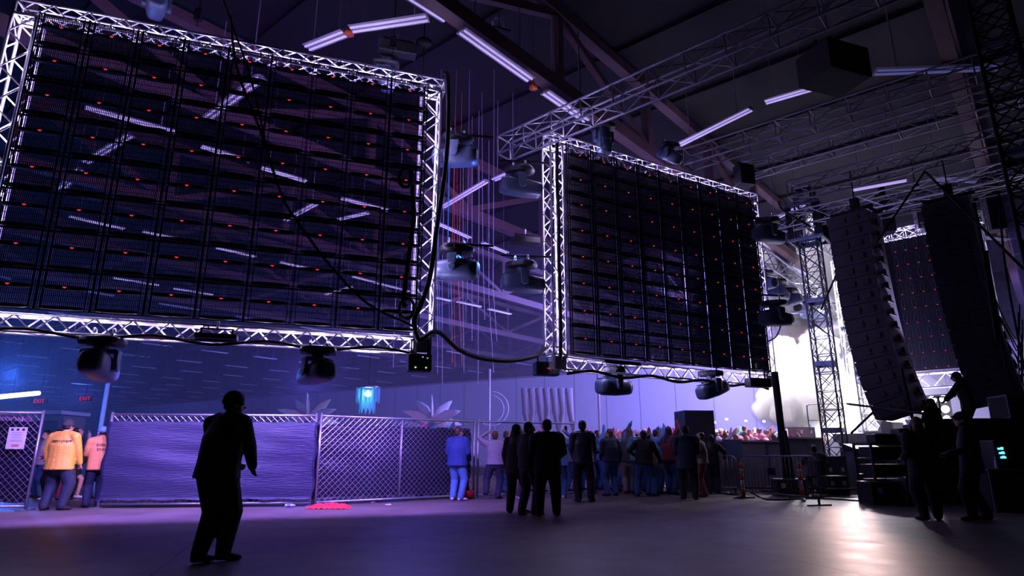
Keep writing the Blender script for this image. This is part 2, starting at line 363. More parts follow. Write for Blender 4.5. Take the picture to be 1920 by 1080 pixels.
def make_batten(body, tube, label, group):
    r = thing('fluorescent_batten', label, 'ceiling light', group=group)
    b = MB(); b.add([(x, y, z) for y in (-1.22, 1.22) for x, z in ((-.05, 0), (.05, 0), (.15, -.07), (-.15, -.07))], [(0, 1, 2, 3), (7, 6, 5, 4), (0, 4, 5, 1), (1, 5, 6, 2), (2, 6, 7, 3), (3, 7, 4, 0)])
    b.build('housing', body, r)
    for s in (-1, 1): MB().tube((s * .065, -1.19, -.085), (s * .065, 1.19, -.085), .024, 8).build('tube', tube, r, True)
    for s in (-1, 1): MB().tube((0, s * .8, 0), (0, s * .8, 2.78), .014, 6).build('hanger', body, r)
    return r
B1 = make_batten('batten_body', 'tube_glow', 'twin-tube fluorescent batten', 'fluorescent battens under the near trusses')
B2 = make_batten('batten_body', 'tube_glow_dim', 'twin-tube fluorescent batten', 'fluorescent battens in the far rows')
used = [0, 0]
def batten_at(p, q, label, group, src=0):
    p, q = Vector(p), Vector(q); d = q - p; mid = (p + q) / 2
    o = (B1, B2)[src]
    if used[src]: o = dup(o)
    used[src] = 1
    o.location = mid; o.rotation_euler = (math.atan2(d.z, math.hypot(d.x, d.y)), 0, math.atan2(-d.x, d.y)); L = d.length
    zs = (13.98 - mid.z) / 2.78; o.scale = (1.15, max(0.5, L / 2.44), zs) if src == 0 else (1.3, max(.5, L / 2.44), zs)
    o['label'] = label; o['group'] = group
    return o
NB = [((865, 52), (995, 145), 'running down to the gap between the screens'), ((1022, 168), (1100, 222), 'just above the smaller video wall corner'),
      ((820, 415), (882, 443), 'beside the right tower of the larger screen'), ((905, 452), (952, 471), 'left of the smaller screen tower, upper row'), ((1480, 497), (1512, 512), 'by the latticed stage tower'),
      ((160, 196), (330, 243), 'upper left behind the larger screen slats'), ((378, 270), (470, 298), 'mid-left behind the slats, upper row'), ((490, 310), (575, 336), 'centre behind the slats, upper row'), ((640, 368), (745, 395), 'right behind the slats, upper row'),
      ((130, 402), (235, 426), 'left behind the slats, middle row'), ((268, 430), (332, 444), 'mid-left behind the slats, middle row'), ((405, 461), (480, 478), 'centre behind the slats, middle row'), ((525, 488), (578, 500), 'right of centre behind the slats, middle row'), ((660, 515), (768, 544), 'far right behind the slats, middle row'),
      ((212, 518), (300, 532), 'left behind the slats, low row'), ((325, 538), (400, 550), 'centre behind the slats, low row'), ((820, 556), (842, 561), 'hanging behind the tower gap, lower'), ((856, 563), (902, 573), 'in the gap between screens, lower row'), ((915, 577), (958, 587), 'beside the left face of the smaller tower, lower row')]
for (p, q, t) in NB: batten_at(Pz(*p, 10.75), Pz(*q, 10.75), 'twin-tube fluorescent batten ' + t, 'fluorescent battens under the near trusses')
XB = [((588, 80), (634, 62), 10.9, 'above the larger screen, short'), ((658, 50), (802, 28), 10.9, 'above the larger screen near the black hoists'), ((778, -6), (822, 22), 11.2, 'at the top edge of the view'),
      ((386, 220), (490, 140), 10.9, 'steeply angled behind the upper slats'), ((160, 302), (245, 250), 11.3, 'angled behind the left slats'), ((115, 352), (150, 314), 11.3, 'angled low behind the left slats'),
      ((828, 386), (912, 336), 10.9, 'angled beside the larger screen tower'), ((938, 328), (956, 320), 10.9, 'short, behind the moving light left of the smaller screen'), ((1272, 268), (1408, 200), 10.9, 'angled above the smaller screen'), ((1438, 186), (1516, 163), 10.9, 'left of the hanging black box'),
      ((1640, 130), (1880, 121), 10.9, 'in the dark right of the hanging black box'), ((1442, 412), (1506, 380), 10.9, 'angled beside the stage tower head'), ((1596, 353), (1700, 334), 10.9, 'above the line arrays, bright'), ((1740, 331), (1850, 337), 10.9, 'above the line arrays, right one'), ((1800, 438), (1890, 447), 10.9, 'behind the right line array'), ((1460, 588), (1522, 582), 10.9, 'far end, above the smoke'),
      ((535, 410), (597, 376), 11.0, 'angled behind the centre slats'), ((635, 408), (690, 396), 11.0, 'angled behind the right slats'), ((610, 550), (660, 535), 11.0, 'angled behind the low right slats')]
for (p, q, z, t) in XB: batten_at(Pz(*p, z), Pz(*q, z), 'twin-tube fluorescent batten ' + t, 'fluorescent battens across the roof', 1 if p[0] > 1600 else 0)
for k in range(4, 22):
    s = 9.2 + 8.6 * k
    for j in range(13):
        a = -4 + 5.2 * j + (k % 2) * 1.3
        p = AB(a, s, 10.75); 
        if p.y < 22: continue
        x = 960 + F_PX * p.x / (p.y * CP + 9.65 * SP)
        if x < -60 or x > 1050 or a > 58 - max(0, (s - 100) * .2): continue
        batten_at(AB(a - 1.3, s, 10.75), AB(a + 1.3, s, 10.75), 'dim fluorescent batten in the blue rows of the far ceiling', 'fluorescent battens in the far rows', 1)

# ------------------------------------------------------------------ box trusses
def box_truss(name, p, q, label, up=(0, 0, 1), size=0.30, m='alu', bay=None, end=True, cat='truss', group=None, r=0.028, style='zig', lm=None, caps=True):
    p, q = Vector(p), Vector(q); d = (q - p); L = d.length; d.normalize(); u = Vector(up); u = (u - d * u.dot(d)).normalized(); x = d.cross(u)
    root = thing(name, label, cat, p, group=group); h = size / 2
    C = [(-h, -h), (h, -h), (h, h), (-h, h)]
    pt = lambda c, t: p + d * t + x * c[0] + u * c[1]
    for c in C: MB().tube(pt(c, 0), pt(c, L), r, 8).build('chord', m, root, True)
    bay = bay or size * 1.0; n = max(2, int(round(L / bay))); st = L / n
    for i in range(4):
        a, b = C[i], C[(i + 1) % 4]; mb = MB()
        for k in range(n):
            if style == 'x':
                mb.tube(pt(a, k * st), pt(b, (k + 1) * st), r * .5, 5); mb.tube(pt(b, k * st), pt(a, (k + 1) * st), r * .5, 5); mb.tube(pt(a, k * st), pt(b, k * st), r * .6, 5)
            elif style == 'ladder':
                mb.tube(pt(a, k * st), pt(b, k * st), r * .6, 5)
                mb.tube(pt(a, k * st), pt(b, (k + 1) * st), r * .5, 5)
            else:
                f, g = (a, b) if k % 2 else (b, a); mb.tube(pt(f, k * st), pt(g, (k + 1) * st), r * .55, 5)
        for t in (0, L): mb.tube(pt(a, t), pt(b, t), r * .8, 6)
        mb.build('lacing', lm or m, root)
    return root, (lambda fx, fz, t: p + d * t + x * (fx * h) + u * (fz * h)), L

def truss_glow(p, q, n, e, color=WHITE_V, off=(0, 0, 0)):
    p, q = Vector(p), Vector(q); e = e * .30; n = n * 2
    for k in range(n):
        light('POINT', 'truss_uplight', p.lerp(q, (k + .5) / n) + Vector(off), e, color, shadow_soft_size=0.05)

# ------------------------------------------------------------------ video walls
def panel_mesh():
    b = MB(); w, h = PW, PH
    for s in (-1, 1):
        b.box((s * (w / 2 - .010), 0, h / 2), (.016, .04, h)); b.box((s * (w / 2 - .085), 0, h / 2), (.014, .03, h))
    b.box((0, .03, .010), (w, .02, .014)); b.box((0, .03, h - .010), (w, .02, .014))
    n = 27
    for i in range(n): b.box((-w / 2 + .03 + (w - .06) * i / (n - 1), .045, h / 2), (.0105, .018, h))
    for z in (.17, .28, .53, .64): b.box((0, .03, z), (w, .008, .008))
    return b
def bar_mesh(tall):
    pr = [(-.415, .008), (-.36, .010), (-.32, .030), (-.24, .040), (0, .046), (.24, .040), (.32, .030), (.36, .010), (.415, .008)]
    b = MB(); vs = []
    for x, hh in pr:
        hh *= tall; dp_ = -.03 if abs(x) > .34 else -.07; vs += [(x, dp_, -hh), (x, dp_, hh * .75), (x, .02, hh * .75), (x, .02, -hh)]
    fs = [(0, 1, 2, 3)] + [tuple(reversed(range(len(vs) - 4, len(vs))))]
    for i in range(len(pr) - 1):
        for k in range(4): a = i * 4 + k; c2 = i * 4 + (k + 1) % 4; fs.append((a, a + 4, c2 + 4, c2))
    return b.add(vs, fs)
ME_PANEL = panel_mesh().mesh('led_panel'); ME_PANEL.materials.append(M['black_metal'])
ME_BAR = bar_mesh(.95).mesh('power_bar'); ME_BAR.materials.append(M['black_plastic'])
ME_BAR2 = bar_mesh(.80).mesh('handle_bar'); ME_BAR2.materials.append(M['black_plastic'])
lm = MB(); lm.add([(-.034, -.078, .008), (.034, -.078, .008), (.020, -.078, -.006), (0, -.078, -.020), (-.020, -.078, -.006), (-.034, -.069, .008), (.034, -.069, .008), (.020, -.069, -.006), (0, -.069, -.020), (-.020, -.069, -.006)],
       [(0, 4, 3, 2, 1), (5, 6, 7, 8, 9), (0, 1, 6, 5), (1, 2, 7, 6), (2, 3, 8, 7), (3, 4, 9, 8), (4, 0, 5, 9)])
ME_LED = lm.mesh('status_light'); ME_LED.materials.append(M['red_led'])
def inst(name, me, parent, loc=(0, 0, 0)):
    o = bpy.data.objects.new(name, me); col.objects.link(o); o.parent = parent; o.location = loc; return o
def video_wall(A, D, label):
    root = thing('video_wall', label, 'video wall', (A.x, A.y, ZB), math.atan2(D.y, D.x), 'see-through video walls')
    for r in range(8):
        for c_ in range(9):
            p = inst('led_panel', ME_PANEL, root, (c_ * PW, 0, r * PH))
            inst('power_bar', ME_BAR, p, (0, 0, .42)); inst('handle_bar', ME_BAR2, p, (0, 0, .05)); inst('status_light', ME_LED, p, (0, 0, .42))
    return root
video_wall(S1A, D1, 'larger near video wall of black slatted panels, back towards us with red lights, left')
video_wall(S2A, D2, 'smaller-looking distant video wall of black slatted panels with red lights, right of the gap')
def frame(A, D, N, who, e, seg):
    # four trusses and their corner blocks around a video wall
    o = N * 0.28; U = Vector((0, 0, 1)); z0, z1 = ZB - 0.22, ZB + 8 * PH + 0.12
    l = A - D * (PW / 2 + .26) + o; r = A + D * (8 * PW + PW / 2 + .12) + o
    at = lambda v, z: Vector((v.x, v.y, z))
    e1 = box_truss('box_truss', at(l, z0) + D * .2, at(r, z0) - D * .2, 'silver box truss lit violet-white along the bottom of the ' + who, up=U)
    e2 = box_truss('box_truss', at(l, z1) - D * .2, at(r, z1) + D * .3, 'silver box truss lit violet-white along the top of the ' + who, up=U)
    e3 = box_truss('box_truss', at(l, z0 + .2), at(l, z1 - .2), 'silver upright truss lit violet-white at the left of the ' + who, up=N, size=.40, r=.03)
    e4 = box_truss('box_truss', at(r, z0 + .2), at(r, z1 - .2), 'silver upright truss lit violet-white at the right of the ' + who, up=N, size=.40, r=.03)
    for v, z, t, root in ((l, z0, 'left', e1[0]), (r, z0, 'right', e1[0])):
        cb = MB()
        for sx in (-1, 1):
            for sy in (-1, 1): cb.box(at(v, z) + D * (sx * .16) + N * (sy * .16), (.05, .05, .40), None)
        for s in (-1, 1):
            for q in (N, D): cb.beam(at(v, z) + q * (s * .165) + U * .17, at(v, z) + q * (s * .165) - U * .17, .30, .012, up=q)
        cb.build('corner_block', 'alu', root)
    truss_glow(at(l, z0), at(r, z0), seg, e * 1.5); truss_glow(at(l, z1), at(r, z1), seg, e); truss_glow(at(l, z0), at(l, z1), seg - 1, e * 2.6); truss_glow(at(r, z0), at(r, z1), seg - 1, e * 2.0)
    return l, r, z0, z1
FR1 = frame(S1A, D1, N1, 'larger video wall', 26, 7)
FR2 = frame(S2A, D2, N2, 'smaller-looking video wall', 22, 7)
#--RIG--
UP = Vector((0, 0, 1))
def zat(v, z): return Vector((v.x, v.y, z))
# ------------------------------------------------------------------ stage roof grid, towers
T1A = Pd(945, 262, 15.4); T1A.z = 9.05
box_truss('box_truss', T1A, T1A - BX * 16 + UP * .4, 'long dark silver box truss with an open end beside the smaller video wall', up=UP, size=0.52, m='alu_shaded', bay=.9, r=.03, style='ladder')
truss_glow(T1A, T1A - BX * 3, 2, 16)  # added lights inside the open end, for spill from the video wall truss
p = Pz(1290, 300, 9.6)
box_truss('box_truss', p, p - BX * 14, 'thin dark silver box truss crossing above the middle of the smaller video wall', up=UP, size=0.50, m='alu_shaded', bay=.9, r=.028, style='ladder')
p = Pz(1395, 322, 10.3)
box_truss('box_truss', p, p - BX * 20, 'dark silver box truss above the right end of the smaller video wall', up=UP, size=0.50, m='alu_shaded', bay=.9, r=.028, style='ladder')
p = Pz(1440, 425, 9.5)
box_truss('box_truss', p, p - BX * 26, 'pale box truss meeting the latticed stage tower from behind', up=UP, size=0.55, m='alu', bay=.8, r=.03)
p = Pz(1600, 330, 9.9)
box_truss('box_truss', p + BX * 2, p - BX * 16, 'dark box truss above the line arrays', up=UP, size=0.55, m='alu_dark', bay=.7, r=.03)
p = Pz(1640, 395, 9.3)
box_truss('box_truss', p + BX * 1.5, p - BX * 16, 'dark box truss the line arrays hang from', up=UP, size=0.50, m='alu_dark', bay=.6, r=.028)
p, q = Pz(1425, 483, 8.6), Pz(1530, 565, 8.6)
FAR = box_truss('box_truss', p - AX * 4, q + AX * 3, 'hazy distant box truss carrying a row of lamps', up=UP, size=0.7, m='alu', bay=1.0, r=.05)
def tower(px, py, z1, label, size=.62, m='alu_dark', head=False, style='x', yaw=None, bay=None):
    b = G(px, py) if py > 860 else zat(Pd(px, 850, py), 0); d = AX if yaw is None else yaw
    root, pt, L = box_truss('stage_tower', zat(b, 0.06), zat(b, z1), label, up=d, size=size, m=m, r=.034, style=style, cat='truss tower', bay=bay or size)
    MB().box(zat(b, 0.03), (1.25, 1.25, .06), Matrix.Rotation(PI / 2 - TH, 3, 'Z')).build('base_plate', 'black_metal', root)
    k = 1.9
    while k < z1 - .3:
        mb = MB()
        for s in (-1, 1):
            mb.beam(zat(b, k) + AX * (s * size / 2) - BX * (size / 2), zat(b, k) + AX * (s * size / 2) + BX * (size / 2), .02, .16); mb.beam(zat(b, k) + BX * (s * size / 2) - AX * (size / 2), zat(b, k) + BX * (s * size / 2) + AX * (size / 2), .02, .16)
        mb.build('junction_plate', 'blue_tint_shell', root); k += 2.3
    if head:
        for zz in (z1 - 2.1, z1 - .75):
            h = MB()
            for s in (-1, 1):
                h.beam(zat(b, zz) + AX * (s * .55) - BX * .62, zat(b, zz) + AX * (s * .55) + BX * .62, .06, .10); h.beam(zat(b, zz) + BX * (s * .55) - AX * .62, zat(b, zz) + BX * (s * .55) + AX * .62, .06, .10)
            h.build('sleeve_ring', 'blue_tint_shell', root)
        for s in (-1, 1):
            for t in (-1, 1): MB().beam(zat(b, z1 - 2.1) + AX * (s * .5) + BX * (t * .5), zat(b, z1 - .75) + AX * (s * .5) + BX * (t * .5), .22, .03, up=AX).build('sleeve_block', 'black_metal', root)
        MB().tube(zat(b, z1) - BX * .3, zat(b, z1) + BX * .3, .08, 8).build('head_pulley', 'black_metal', root)
    return b
TW1 = tower(1577, 915, 10.9, 'tall dark blue-lit latticed stage tower with X braces and a sleeve block', head=True)
TW2 = tower(1645, 25.0, 10.2, 'slimmer latticed tower standing behind the X-braced stage tower', size=.62, m='alu')
TW3 = tower(1622, 27.5, 9.6, 'pale tower in the bright smoke between the two darker latticed towers', size=.5, m='alu', style='zig')
TW4 = tower(2075, 985, 10.6, 'black latticed tower at the right edge of the view', size=.6, m='black_metal')
p = Pz(1507, 345, 9.3)
box_truss('box_truss', zat(TW1, 9.45) + AX * .5, zat(TW2, 9.2) + AX * 4, 'bright-edged truss running back from the sleeve block of the stage tower', up=UP, size=.5, m='alu', bay=.6)

# video wall on the far side of the stage
def far_wall():
    a = Pd(1665, 700, 25.0); b = Pd(1815, 704, 23.2); D = b - a; D.z = 0; W = D.length; D.normalize(); N = Vector((-D.y, D.x, 0)); nC, nR = 7, 9; pw = W / nC; z0 = a.z; z1 = Pd(1630, 455, 24.6).z; ph = (z1 - z0) / nR
    root = thing('video_wall', 'far black video wall with tall oval handles and red lights, between the line arrays', 'video wall', zat(a, z0), math.atan2(D.y, D.x))
    b1 = MB(); b1.box((pw / 2, .05, ph / 2), (pw * .98, .10, ph * .985)); b1.box((pw * .5, -.02, ph * .12), (pw * .7, .06, .03)); b1.box((pw * .12, -.01, ph * .5), (.02, .04, ph * .9))
    mp = b1.mesh('led_panel'); mp.materials.append(M['black_plastic'])
    hb = MB(); pts = [(pw * .5 + math.sin(t) * pw * .17, -.05, ph * .5 + math.cos(t) * ph * .36) for t in [2 * PI * k / 18 for k in range(19)]]
    hb.path(pts, .016, 6); mh_ = hb.mesh('oval_handle'); mh_.materials.append(M['blue_tint_shell'])
    for r in range(nR):
        for c_ in range(nC):
            o = inst('led_panel', mp, root, (c_ * pw, 0, r * ph)); inst('oval_handle', mh_, o); l_ = inst('status_light', ME_LED, o, (pw * .55, 0, ph * .15))
    o2 = N * .4
    zt = z1 + .35
    box_truss('box_truss', zat(a, zt) - D * .8 + o2, zat(a, zt) + D * (W + 1.3) + o2, 'bright violet-white truss along the top of the far video wall', up=UP, size=.42, bay=.5, style='x')
    box_truss('box_truss', zat(a, z0 - .35) - D * .8 + o2, zat(a, z0 - .35) + D * (W + 1.3) + o2, 'bright violet-white truss along the foot of the far video wall', up=UP, size=.55, bay=.5)
    r = zat(a, 0) + D * (W + 1.05) + o2
    box_truss('box_truss', zat(r, z0 - .1), zat(r, zt - .3), 'cable-strewn upright truss at the right of the far video wall', up=N, size=.36, bay=.45)
    truss_glow(zat(a, zt) + o2, zat(a, zt) + D * W + o2, 4, 45); truss_glow(zat(a, z0 - .35) + o2, zat(a, z0 - .35) + D * W + o2, 4, 70); truss_glow(zat(r, z0), zat(r, zt), 4, 30)
far_wall()

# ------------------------------------------------------------------ line arrays
def line_array(pix, Y, w_, h_, n, face, label, curve, group='line array speakers', dp=1.15):
    top = Pd(*pix, Y); root = thing('line_array', label, 'line array', top, math.atan2(face.y, face.x) - PI / 2, group)
    dep = dp; z = 0; yy = 0.0; ang = 0; f0, b0 = dep * .5, -dep * .5
    fr = MB()
    for s in (-1, 1): fr.box((s * .36, -.1, .10), (.06, 1.3, .10))
    for y in (-.6, .4): fr.box((0, y, .10), (.78, .06, .08))
    fr.tube((0, -.1, .12), (0, -.1, 1.6), .02); fr.box((0, -.1, .45), (.22, .22, .34)); fr.build('rigging_frame', 'black_metal', root, off=(0, 0, 0))
    for k in range(n):
        ang = curve(k / (n - 1)); rot = Matrix.Rotation(-ang, 3, 'X')
        cab = MB(); cc = Vector((0, yy, z)); hh = h_
        P = [(-w_ / 2, f0, -hh), (w_ / 2, f0, -hh), (w_ * .48, b0, -hh * .975), (-w_ * .48, b0, -hh * .975), (-w_ / 2, f0, -.006), (w_ / 2, f0, -.006), (w_ * .48, b0, -hh * .03), (-w_ * .48, b0, -hh * .03)]
        cab.add([rot @ Vector(v) + cc for v in P], [(3, 2, 1, 0), (4, 5, 6, 7), (0, 1, 5, 4), (1, 2, 6, 5), (2, 3, 7, 6), (3, 0, 4, 7)])
        o = cab.build('speaker_cabinet', 'array_black', root, off=(0, 0, 0), bevel=.008)
        g = MB(); g.box(rot @ Vector((0, f0 + .012, -hh * .5)) + cc, (w_ * .96, .02, hh * .88), rot); g.build('grille', 'black_drape', o, off=(0, 0, 0))
        for s in (-1, 1):
            for y in (-.22, .12): MB().box(rot @ Vector((s * (w_ / 2 + .002), y * dep, -hh * .5)) + cc, (.02, dep * .16, hh * .42), rot).build('handle_recess', 'rubber', o, off=(0, 0, 0))
        MB().box(rot @ Vector((0, b0 - .004, -hh * .5)) + cc, (w_ * .94, .012, hh * .97), rot).build('rear_panel', 'rear_grey', o, off=(0, 0, 0)); hw = MB(); hw.box(rot @ Vector((0, b0 - .03, -hh * .95)) + cc, (w_ * .42, .06, .05), rot); hw.box(rot @ Vector((w_ * .1, b0 - .03, -hh * .7)) + cc, (.05, .06, hh * .5), rot); hw.build('rigging_link', 'black_metal', o, off=(0, 0, 0))
        st = rot @ Vector((0, 0, -hh)); yy += st.y; z += st.z
    return root
FACE = Vector((.42, .91, 0)).normalized()
line_array((1600, 408), 19.0, 1.12, .42, 15, Vector((-.62, .78, 0)).normalized(), 'curved black line array hanging nearest the latticed stage towers', lambda t: .01 + .27 * t ** 2.4)
line_array((1775, 385), 17.6, 1.0, .42, 14, Vector((-.75, .66, 0)).normalized(), 'straighter black line array hanging right of the far video wall', lambda t: .01 + .16 * t ** 2)
for i, (px, py, Y, n, t) in enumerate([(1657, 378, 24, 4, 'leftmost'), (1722, 372, 24, 4, 'middle'), (1852, 350, 21, 5, 'rightmost')]):
    line_array((px, py), Y, .48, .34, n, Vector((-.3, -.95, 0)), 'small black hung speaker column, %s of three beneath the dark truss' % t, lambda t: 0, 'small speaker columns under the truss', dp=.5)

# ------------------------------------------------------------------ moving lights
def moving_light_proto():
    r = thing('moving_light', 'moving light', 'stage light')
    b = MB(); b.lathe([(.14, -.16), (.27, -.15), (.29, -.10), (.27, -.05), (.2, -.03)], n=20, sq=4, sy=.72); b.build('base', 'black_plastic', r, True)
    for s in (-1, 1):
        c_ = MB(); c_.box((s * .13, 0, -.01), (.04, .07, .06)); c_.path([(s * .13, .045 * math.sin(t), .05 + .045 * math.cos(t)) for t in [2 * PI * k / 10 for k in range(11)]], .012, 6); c_.build('clamp', 'alu', r)
    pn = MB(); pn.box((0, -.212, -.10), (.22, .012, .07))
    for k in range(4): pn.box((-.08 + .05 * k, -.222, -.10), (.026, .01, .03))
    pn.build('connector_panel', 'case_grey', r)
    y = MB(); y.lathe([(.11, -.22), (.11, -.15)], n=14); y.box((0, 0, -.235), (.44, .16, .06))
    for s in (-1, 1): y.add([Vector((s * .215 + dx, dy, z)) for z, hw in ((-.22, .085), (-.36, .075), (-.50, .06)) for dx, dy in ((-.03, -hw), (.03, -hw), (.03, hw), (-.03, hw))], [(3, 2, 1, 0), (8, 9, 10, 11)] + [(4 * i + k, 4 * i + (k + 1) % 4, 4 * i + 4 + (k + 1) % 4, 4 * i + 4 + k) for i in (0, 1) for k in range(4)]); y.lathe([(.07, -.04), (.07, .04)], c=(s * .215, 0, -.45), rot=Matrix.Rotation(PI / 2, 3, 'Y'), n=12)
    yo = y.build('yoke', 'blue_tint_shell', r, bevel=.012)
    h = MB(); h.lathe([(.10, -.26), (.15, -.25), (.185, -.17), (.19, .05), (.165, .22), (.155, .27), (.12, .275)], n=20, sq=3, sx=.95, rot=Matrix.Rotation(-PI / 2, 3, 'X'))
    for k in range(7): h.box((0, -.2 + .03 * k, .185), (.24, .012, .02))
    h.v = [Vector((v.x, v.y * 1.5, v.z * .92)) for v in h.v]
    ho = h.build('head', 'blue_tint_shell', yo, True); ho.location = (0, 0, -.45)
    l = MB(); l.lathe([(.145, .408), (.14, .425), (.10, .436), (.02, .44)], n=20, rot=Matrix.Rotation(-PI / 2, 3, 'X')); l.build('lens', 'lens', ho, True)
    return r
ML = moving_light_proto(); ml_used = [False]
def moving_light(pix, Y, pan, tilt, label, scale=1.15, group='moving lights on the video wall frames', roll=0):
    o = dup(ML) if ml_used[0] else ML
    ml_used[0] = True
    o.location = Pd(*pix, Y); o.rotation_euler = (0, roll, pan * .3); o.scale = (scale,) * 3; o['label'] = label; o['group'] = group
    for ch in o.children:
        if ch.name.startswith('yoke'):
            ch.rotation_euler = (0, 0, pan * .7)
            for h in ch.children: h.rotation_euler = (tilt, 0, 0)
    return o
moving_light((195, 628), 11.25, .25, -.12, 'black moving light under the bottom truss of the larger video wall, left', 1.28)
moving_light((598, 647), 12.25, .75, -.05, 'moving light under the bottom truss of the larger video wall, right of centre', 1.22)
moving_light((857, 252), 13.9, 1.45, .02, 'blue-lit moving light on an arm by the upper right of the larger video wall', 1.35)
moving_light((856, 458), 13.6, 1.35, .06, 'blue-lit moving light on an arm by the middle right of the larger video wall', 1.35)
moving_light((974, 312), 15.4, -1.3, -.05, 'dark blue-lit moving light on an arm by the upper left of the smaller video wall', 1.35)
moving_light((978, 488), 15.4, -1.3, -.05, 'dark blue-lit moving light on an arm by the middle left of the smaller video wall', 1.35)
moving_light((1148, 685), 17.0, -1.0, .02, 'moving light under the bottom truss of the smaller video wall, left', 1.30)
moving_light((1332, 693), 18.6, -1.1, .28, 'moving light under the bottom truss of the smaller video wall, right', 1.30)
moving_light((1437, 408), 19.0, -1.2, -.05, 'dark moving light on an arm by the upper right of the smaller video wall', 1.35)
moving_light((1450, 562), 19.0, -1.2, .02, 'blue-tinted moving light on an arm by the middle right of the smaller video wall', 1.35)
moving_light((1130, 232), 16.8, .3, 1.4, 'black moving light hanging over the top truss of the smaller video wall', 1.25)
moving_light((1255, 268), 17.4, .8, .6, 'black tilted moving light on the top truss of the smaller video wall', 1.0)
moving_light((725, 112), 13.35, .6, 1.1, 'black moving light on the top truss of the larger video wall, right', 1.1)
moving_light((300, -25), 11.6, .6, .2, 'black moving light cut by the top edge of the view', 1.1)
arms = [((840, 250), (925, 254), 13.85), ((838, 456), (925, 464), 13.55), ((935, 300), (1025, 318), 15.5), ((940, 478), (1040, 484), 15.5), ((1415, 408), (1462, 402), 19.0), ((1418, 552), (1470, 560), 19.0)]
for i, (p, q, Y) in enumerate(arms):
    a, b = Pd(*p, Y), Pd(*q, Y + .2); b.z = a.z
    solo('truss_arm', MB().tube(a, b, .03, 8), 'black_metal', 'black side arm pipe holding the %s' % ['upper blue-lit moving light right of the larger video wall', 'middle blue-lit moving light right of the larger video wall', 'upper dark moving light left of the smaller video wall', 'middle dark moving light left of the smaller video wall', 'upper moving light right of the smaller video wall', 'middle moving light right of the smaller video wall'][i], 'pipe arm', a, 'side arms of the moving lights')
lm_ = 0
for k in range(9):      # lamps under the far truss
    t = (k + .5) / 9; v = (Pz(1425, 483, 8.6) - AX * 4).lerp(Pz(1530, 565, 8.6) + AX * 3, t); x_ = dup(ML, v - UP * .35, (0, 0, k * 1.7), 'hazy round lamp in the row under the distant truss', 'lamps under the distant truss', 1.35)
# small flat fixtures and boxes
def flood(pix, Y, label, w=.5, h=.22, d=.25, drop=.25, yaw=.3, cat='stage light', leds=None):
    v = Pd(*pix, Y); r = thing('strobe_light' if leds is None else 'power_box', label, cat, v, yaw)
    MB().box((0, 0, 0), (w, d, h)).build('housing', 'black_plastic', r, off=(0, 0, 0), bevel=.02)
    b = MB()
    for s in (-1, 1): b.box((s * w * .36, 0, h / 2 + drop / 2), (.03, .05, drop))
    b.box((0, 0, h / 2 + drop), (w * .8, .05, .03)); b.build('bracket', 'black_metal', r, off=(0, 0, 0))
    MB().tube((0, 0, h / 2 + drop), (0, 0, h / 2 + drop + .16), .025, 8).build('clamp', 'alu', r, off=(0, 0, 0))
    if leds:
        for (x, z, m) in leds: MB().box((x * w, -d / 2 - .004, z * h), (.03, .012, .025)).build('indicator', m, r, off=(0, 0, 0))
    return r
flood((406, 632), 11.8, 'flat black strobe tucked under the larger video wall, centre', .75, .10, .3, .10)
flood((1225, 686), 18.0, 'flat black strobe tucked under the smaller video wall, centre', .75, .14, .3, .08)
flood((786, 681), 13.0, 'black power box with tiny green lights under the right corner of the larger video wall', .48, .36, .3, .30, cat='power box', leds=[(.3, .25, 'tube_glow'), (-.2, -.3, 'green_led'), (.1, .3, 'tube_glow'), (.25, -.3, 'green_led')])
flood((1024, 692), 16.0, 'black power box with a red light under the left corner of the smaller video wall', .62, .34, .3, .22, cat='power box', leds=[(0, 0, 'red_led')])
flood((1421, 718), 18.6, 'black twin-bracket flood hanging under the right corner of the smaller video wall', .72, .26, .3, .28)
flood((745, 92), 13.2, 'black flood light standing on the top truss of the larger video wall', .9, .3, .3, .1)
flood((1395, 330), 19.0, 'black box light at the top right corner of the smaller video wall', .55, .7, .4, .1)
flood((985, 452), 16.4, 'pale flat flood light beside the left tower of the smaller video wall', .75, .16, .4, .1)
# ceiling odds
v = Pz(936, 62, 11.6); r = thing('wireless_access_panel', 'square grey panel with a coil of wire hanging from the roof above the screens', 'antenna', v, .4)
MB().box((0, 0, 0), (.5, .42, .06)).build('panel', 'case_grey', r, off=(0, 0, 0), bevel=.015)
cb = MB()
for k in range(3): cb.path([(.17 * math.cos(t), .05 * k, .32 + .17 * math.sin(t)) for t in [2 * PI * i / 16 for i in range(17)]], .008, 5)
cb.build('wire_coil', 'white_paint', r, off=(0, 0, 0)); MB().tube((0, 0, .03), (0, 0, 2.3), .012).build('drop_rod', 'roof_steel', r, off=(0, 0, 0))
for px, py, z, t in ((1000, 160, 10.7, 'near the corner of the smaller video wall'), (655, 58, 10.9, 'beside a batten above the larger video wall')):
    v = Pz(px, py, z); r = thing('alarm_horn', 'small red fire alarm horn under the roof ' + t, 'alarm', v, .5)
    mb = MB(); mb.lathe([(.03, .12), (.05, .05), (.10, -.02), (.12, -.1)], n=12); mb.build('horn', 'orange_plastic', r, True, off=(0, 0, 0)); MB().tube((0, 0, .1), (0, 0, 2.9), .012).build('conduit', 'roof_steel', r, off=(0, 0, 0))
v = Pd(1562, 128, 12.0); mb = MB(); mb.box((0, 0, 0), (1.15, .9, .72)); r = thing('hung_speaker', 'black square speaker box hanging from the long truss', 'speaker', v, .35)
mb.build('cabinet', 'black_drape', r, off=(0, 0, 0), bevel=.03); mb = MB()
for s in (-1, 1): mb.box((s * .4, 0, .45), (.04, .06, .3))
mb.build('bracket', 'black_metal', r, off=(0, 0, 0))
v = Pd(795, 80, 13.3); r = thing('hoist_motor', 'black round chain hoist above the right end of the larger video wall', 'chain hoist', v, 0)
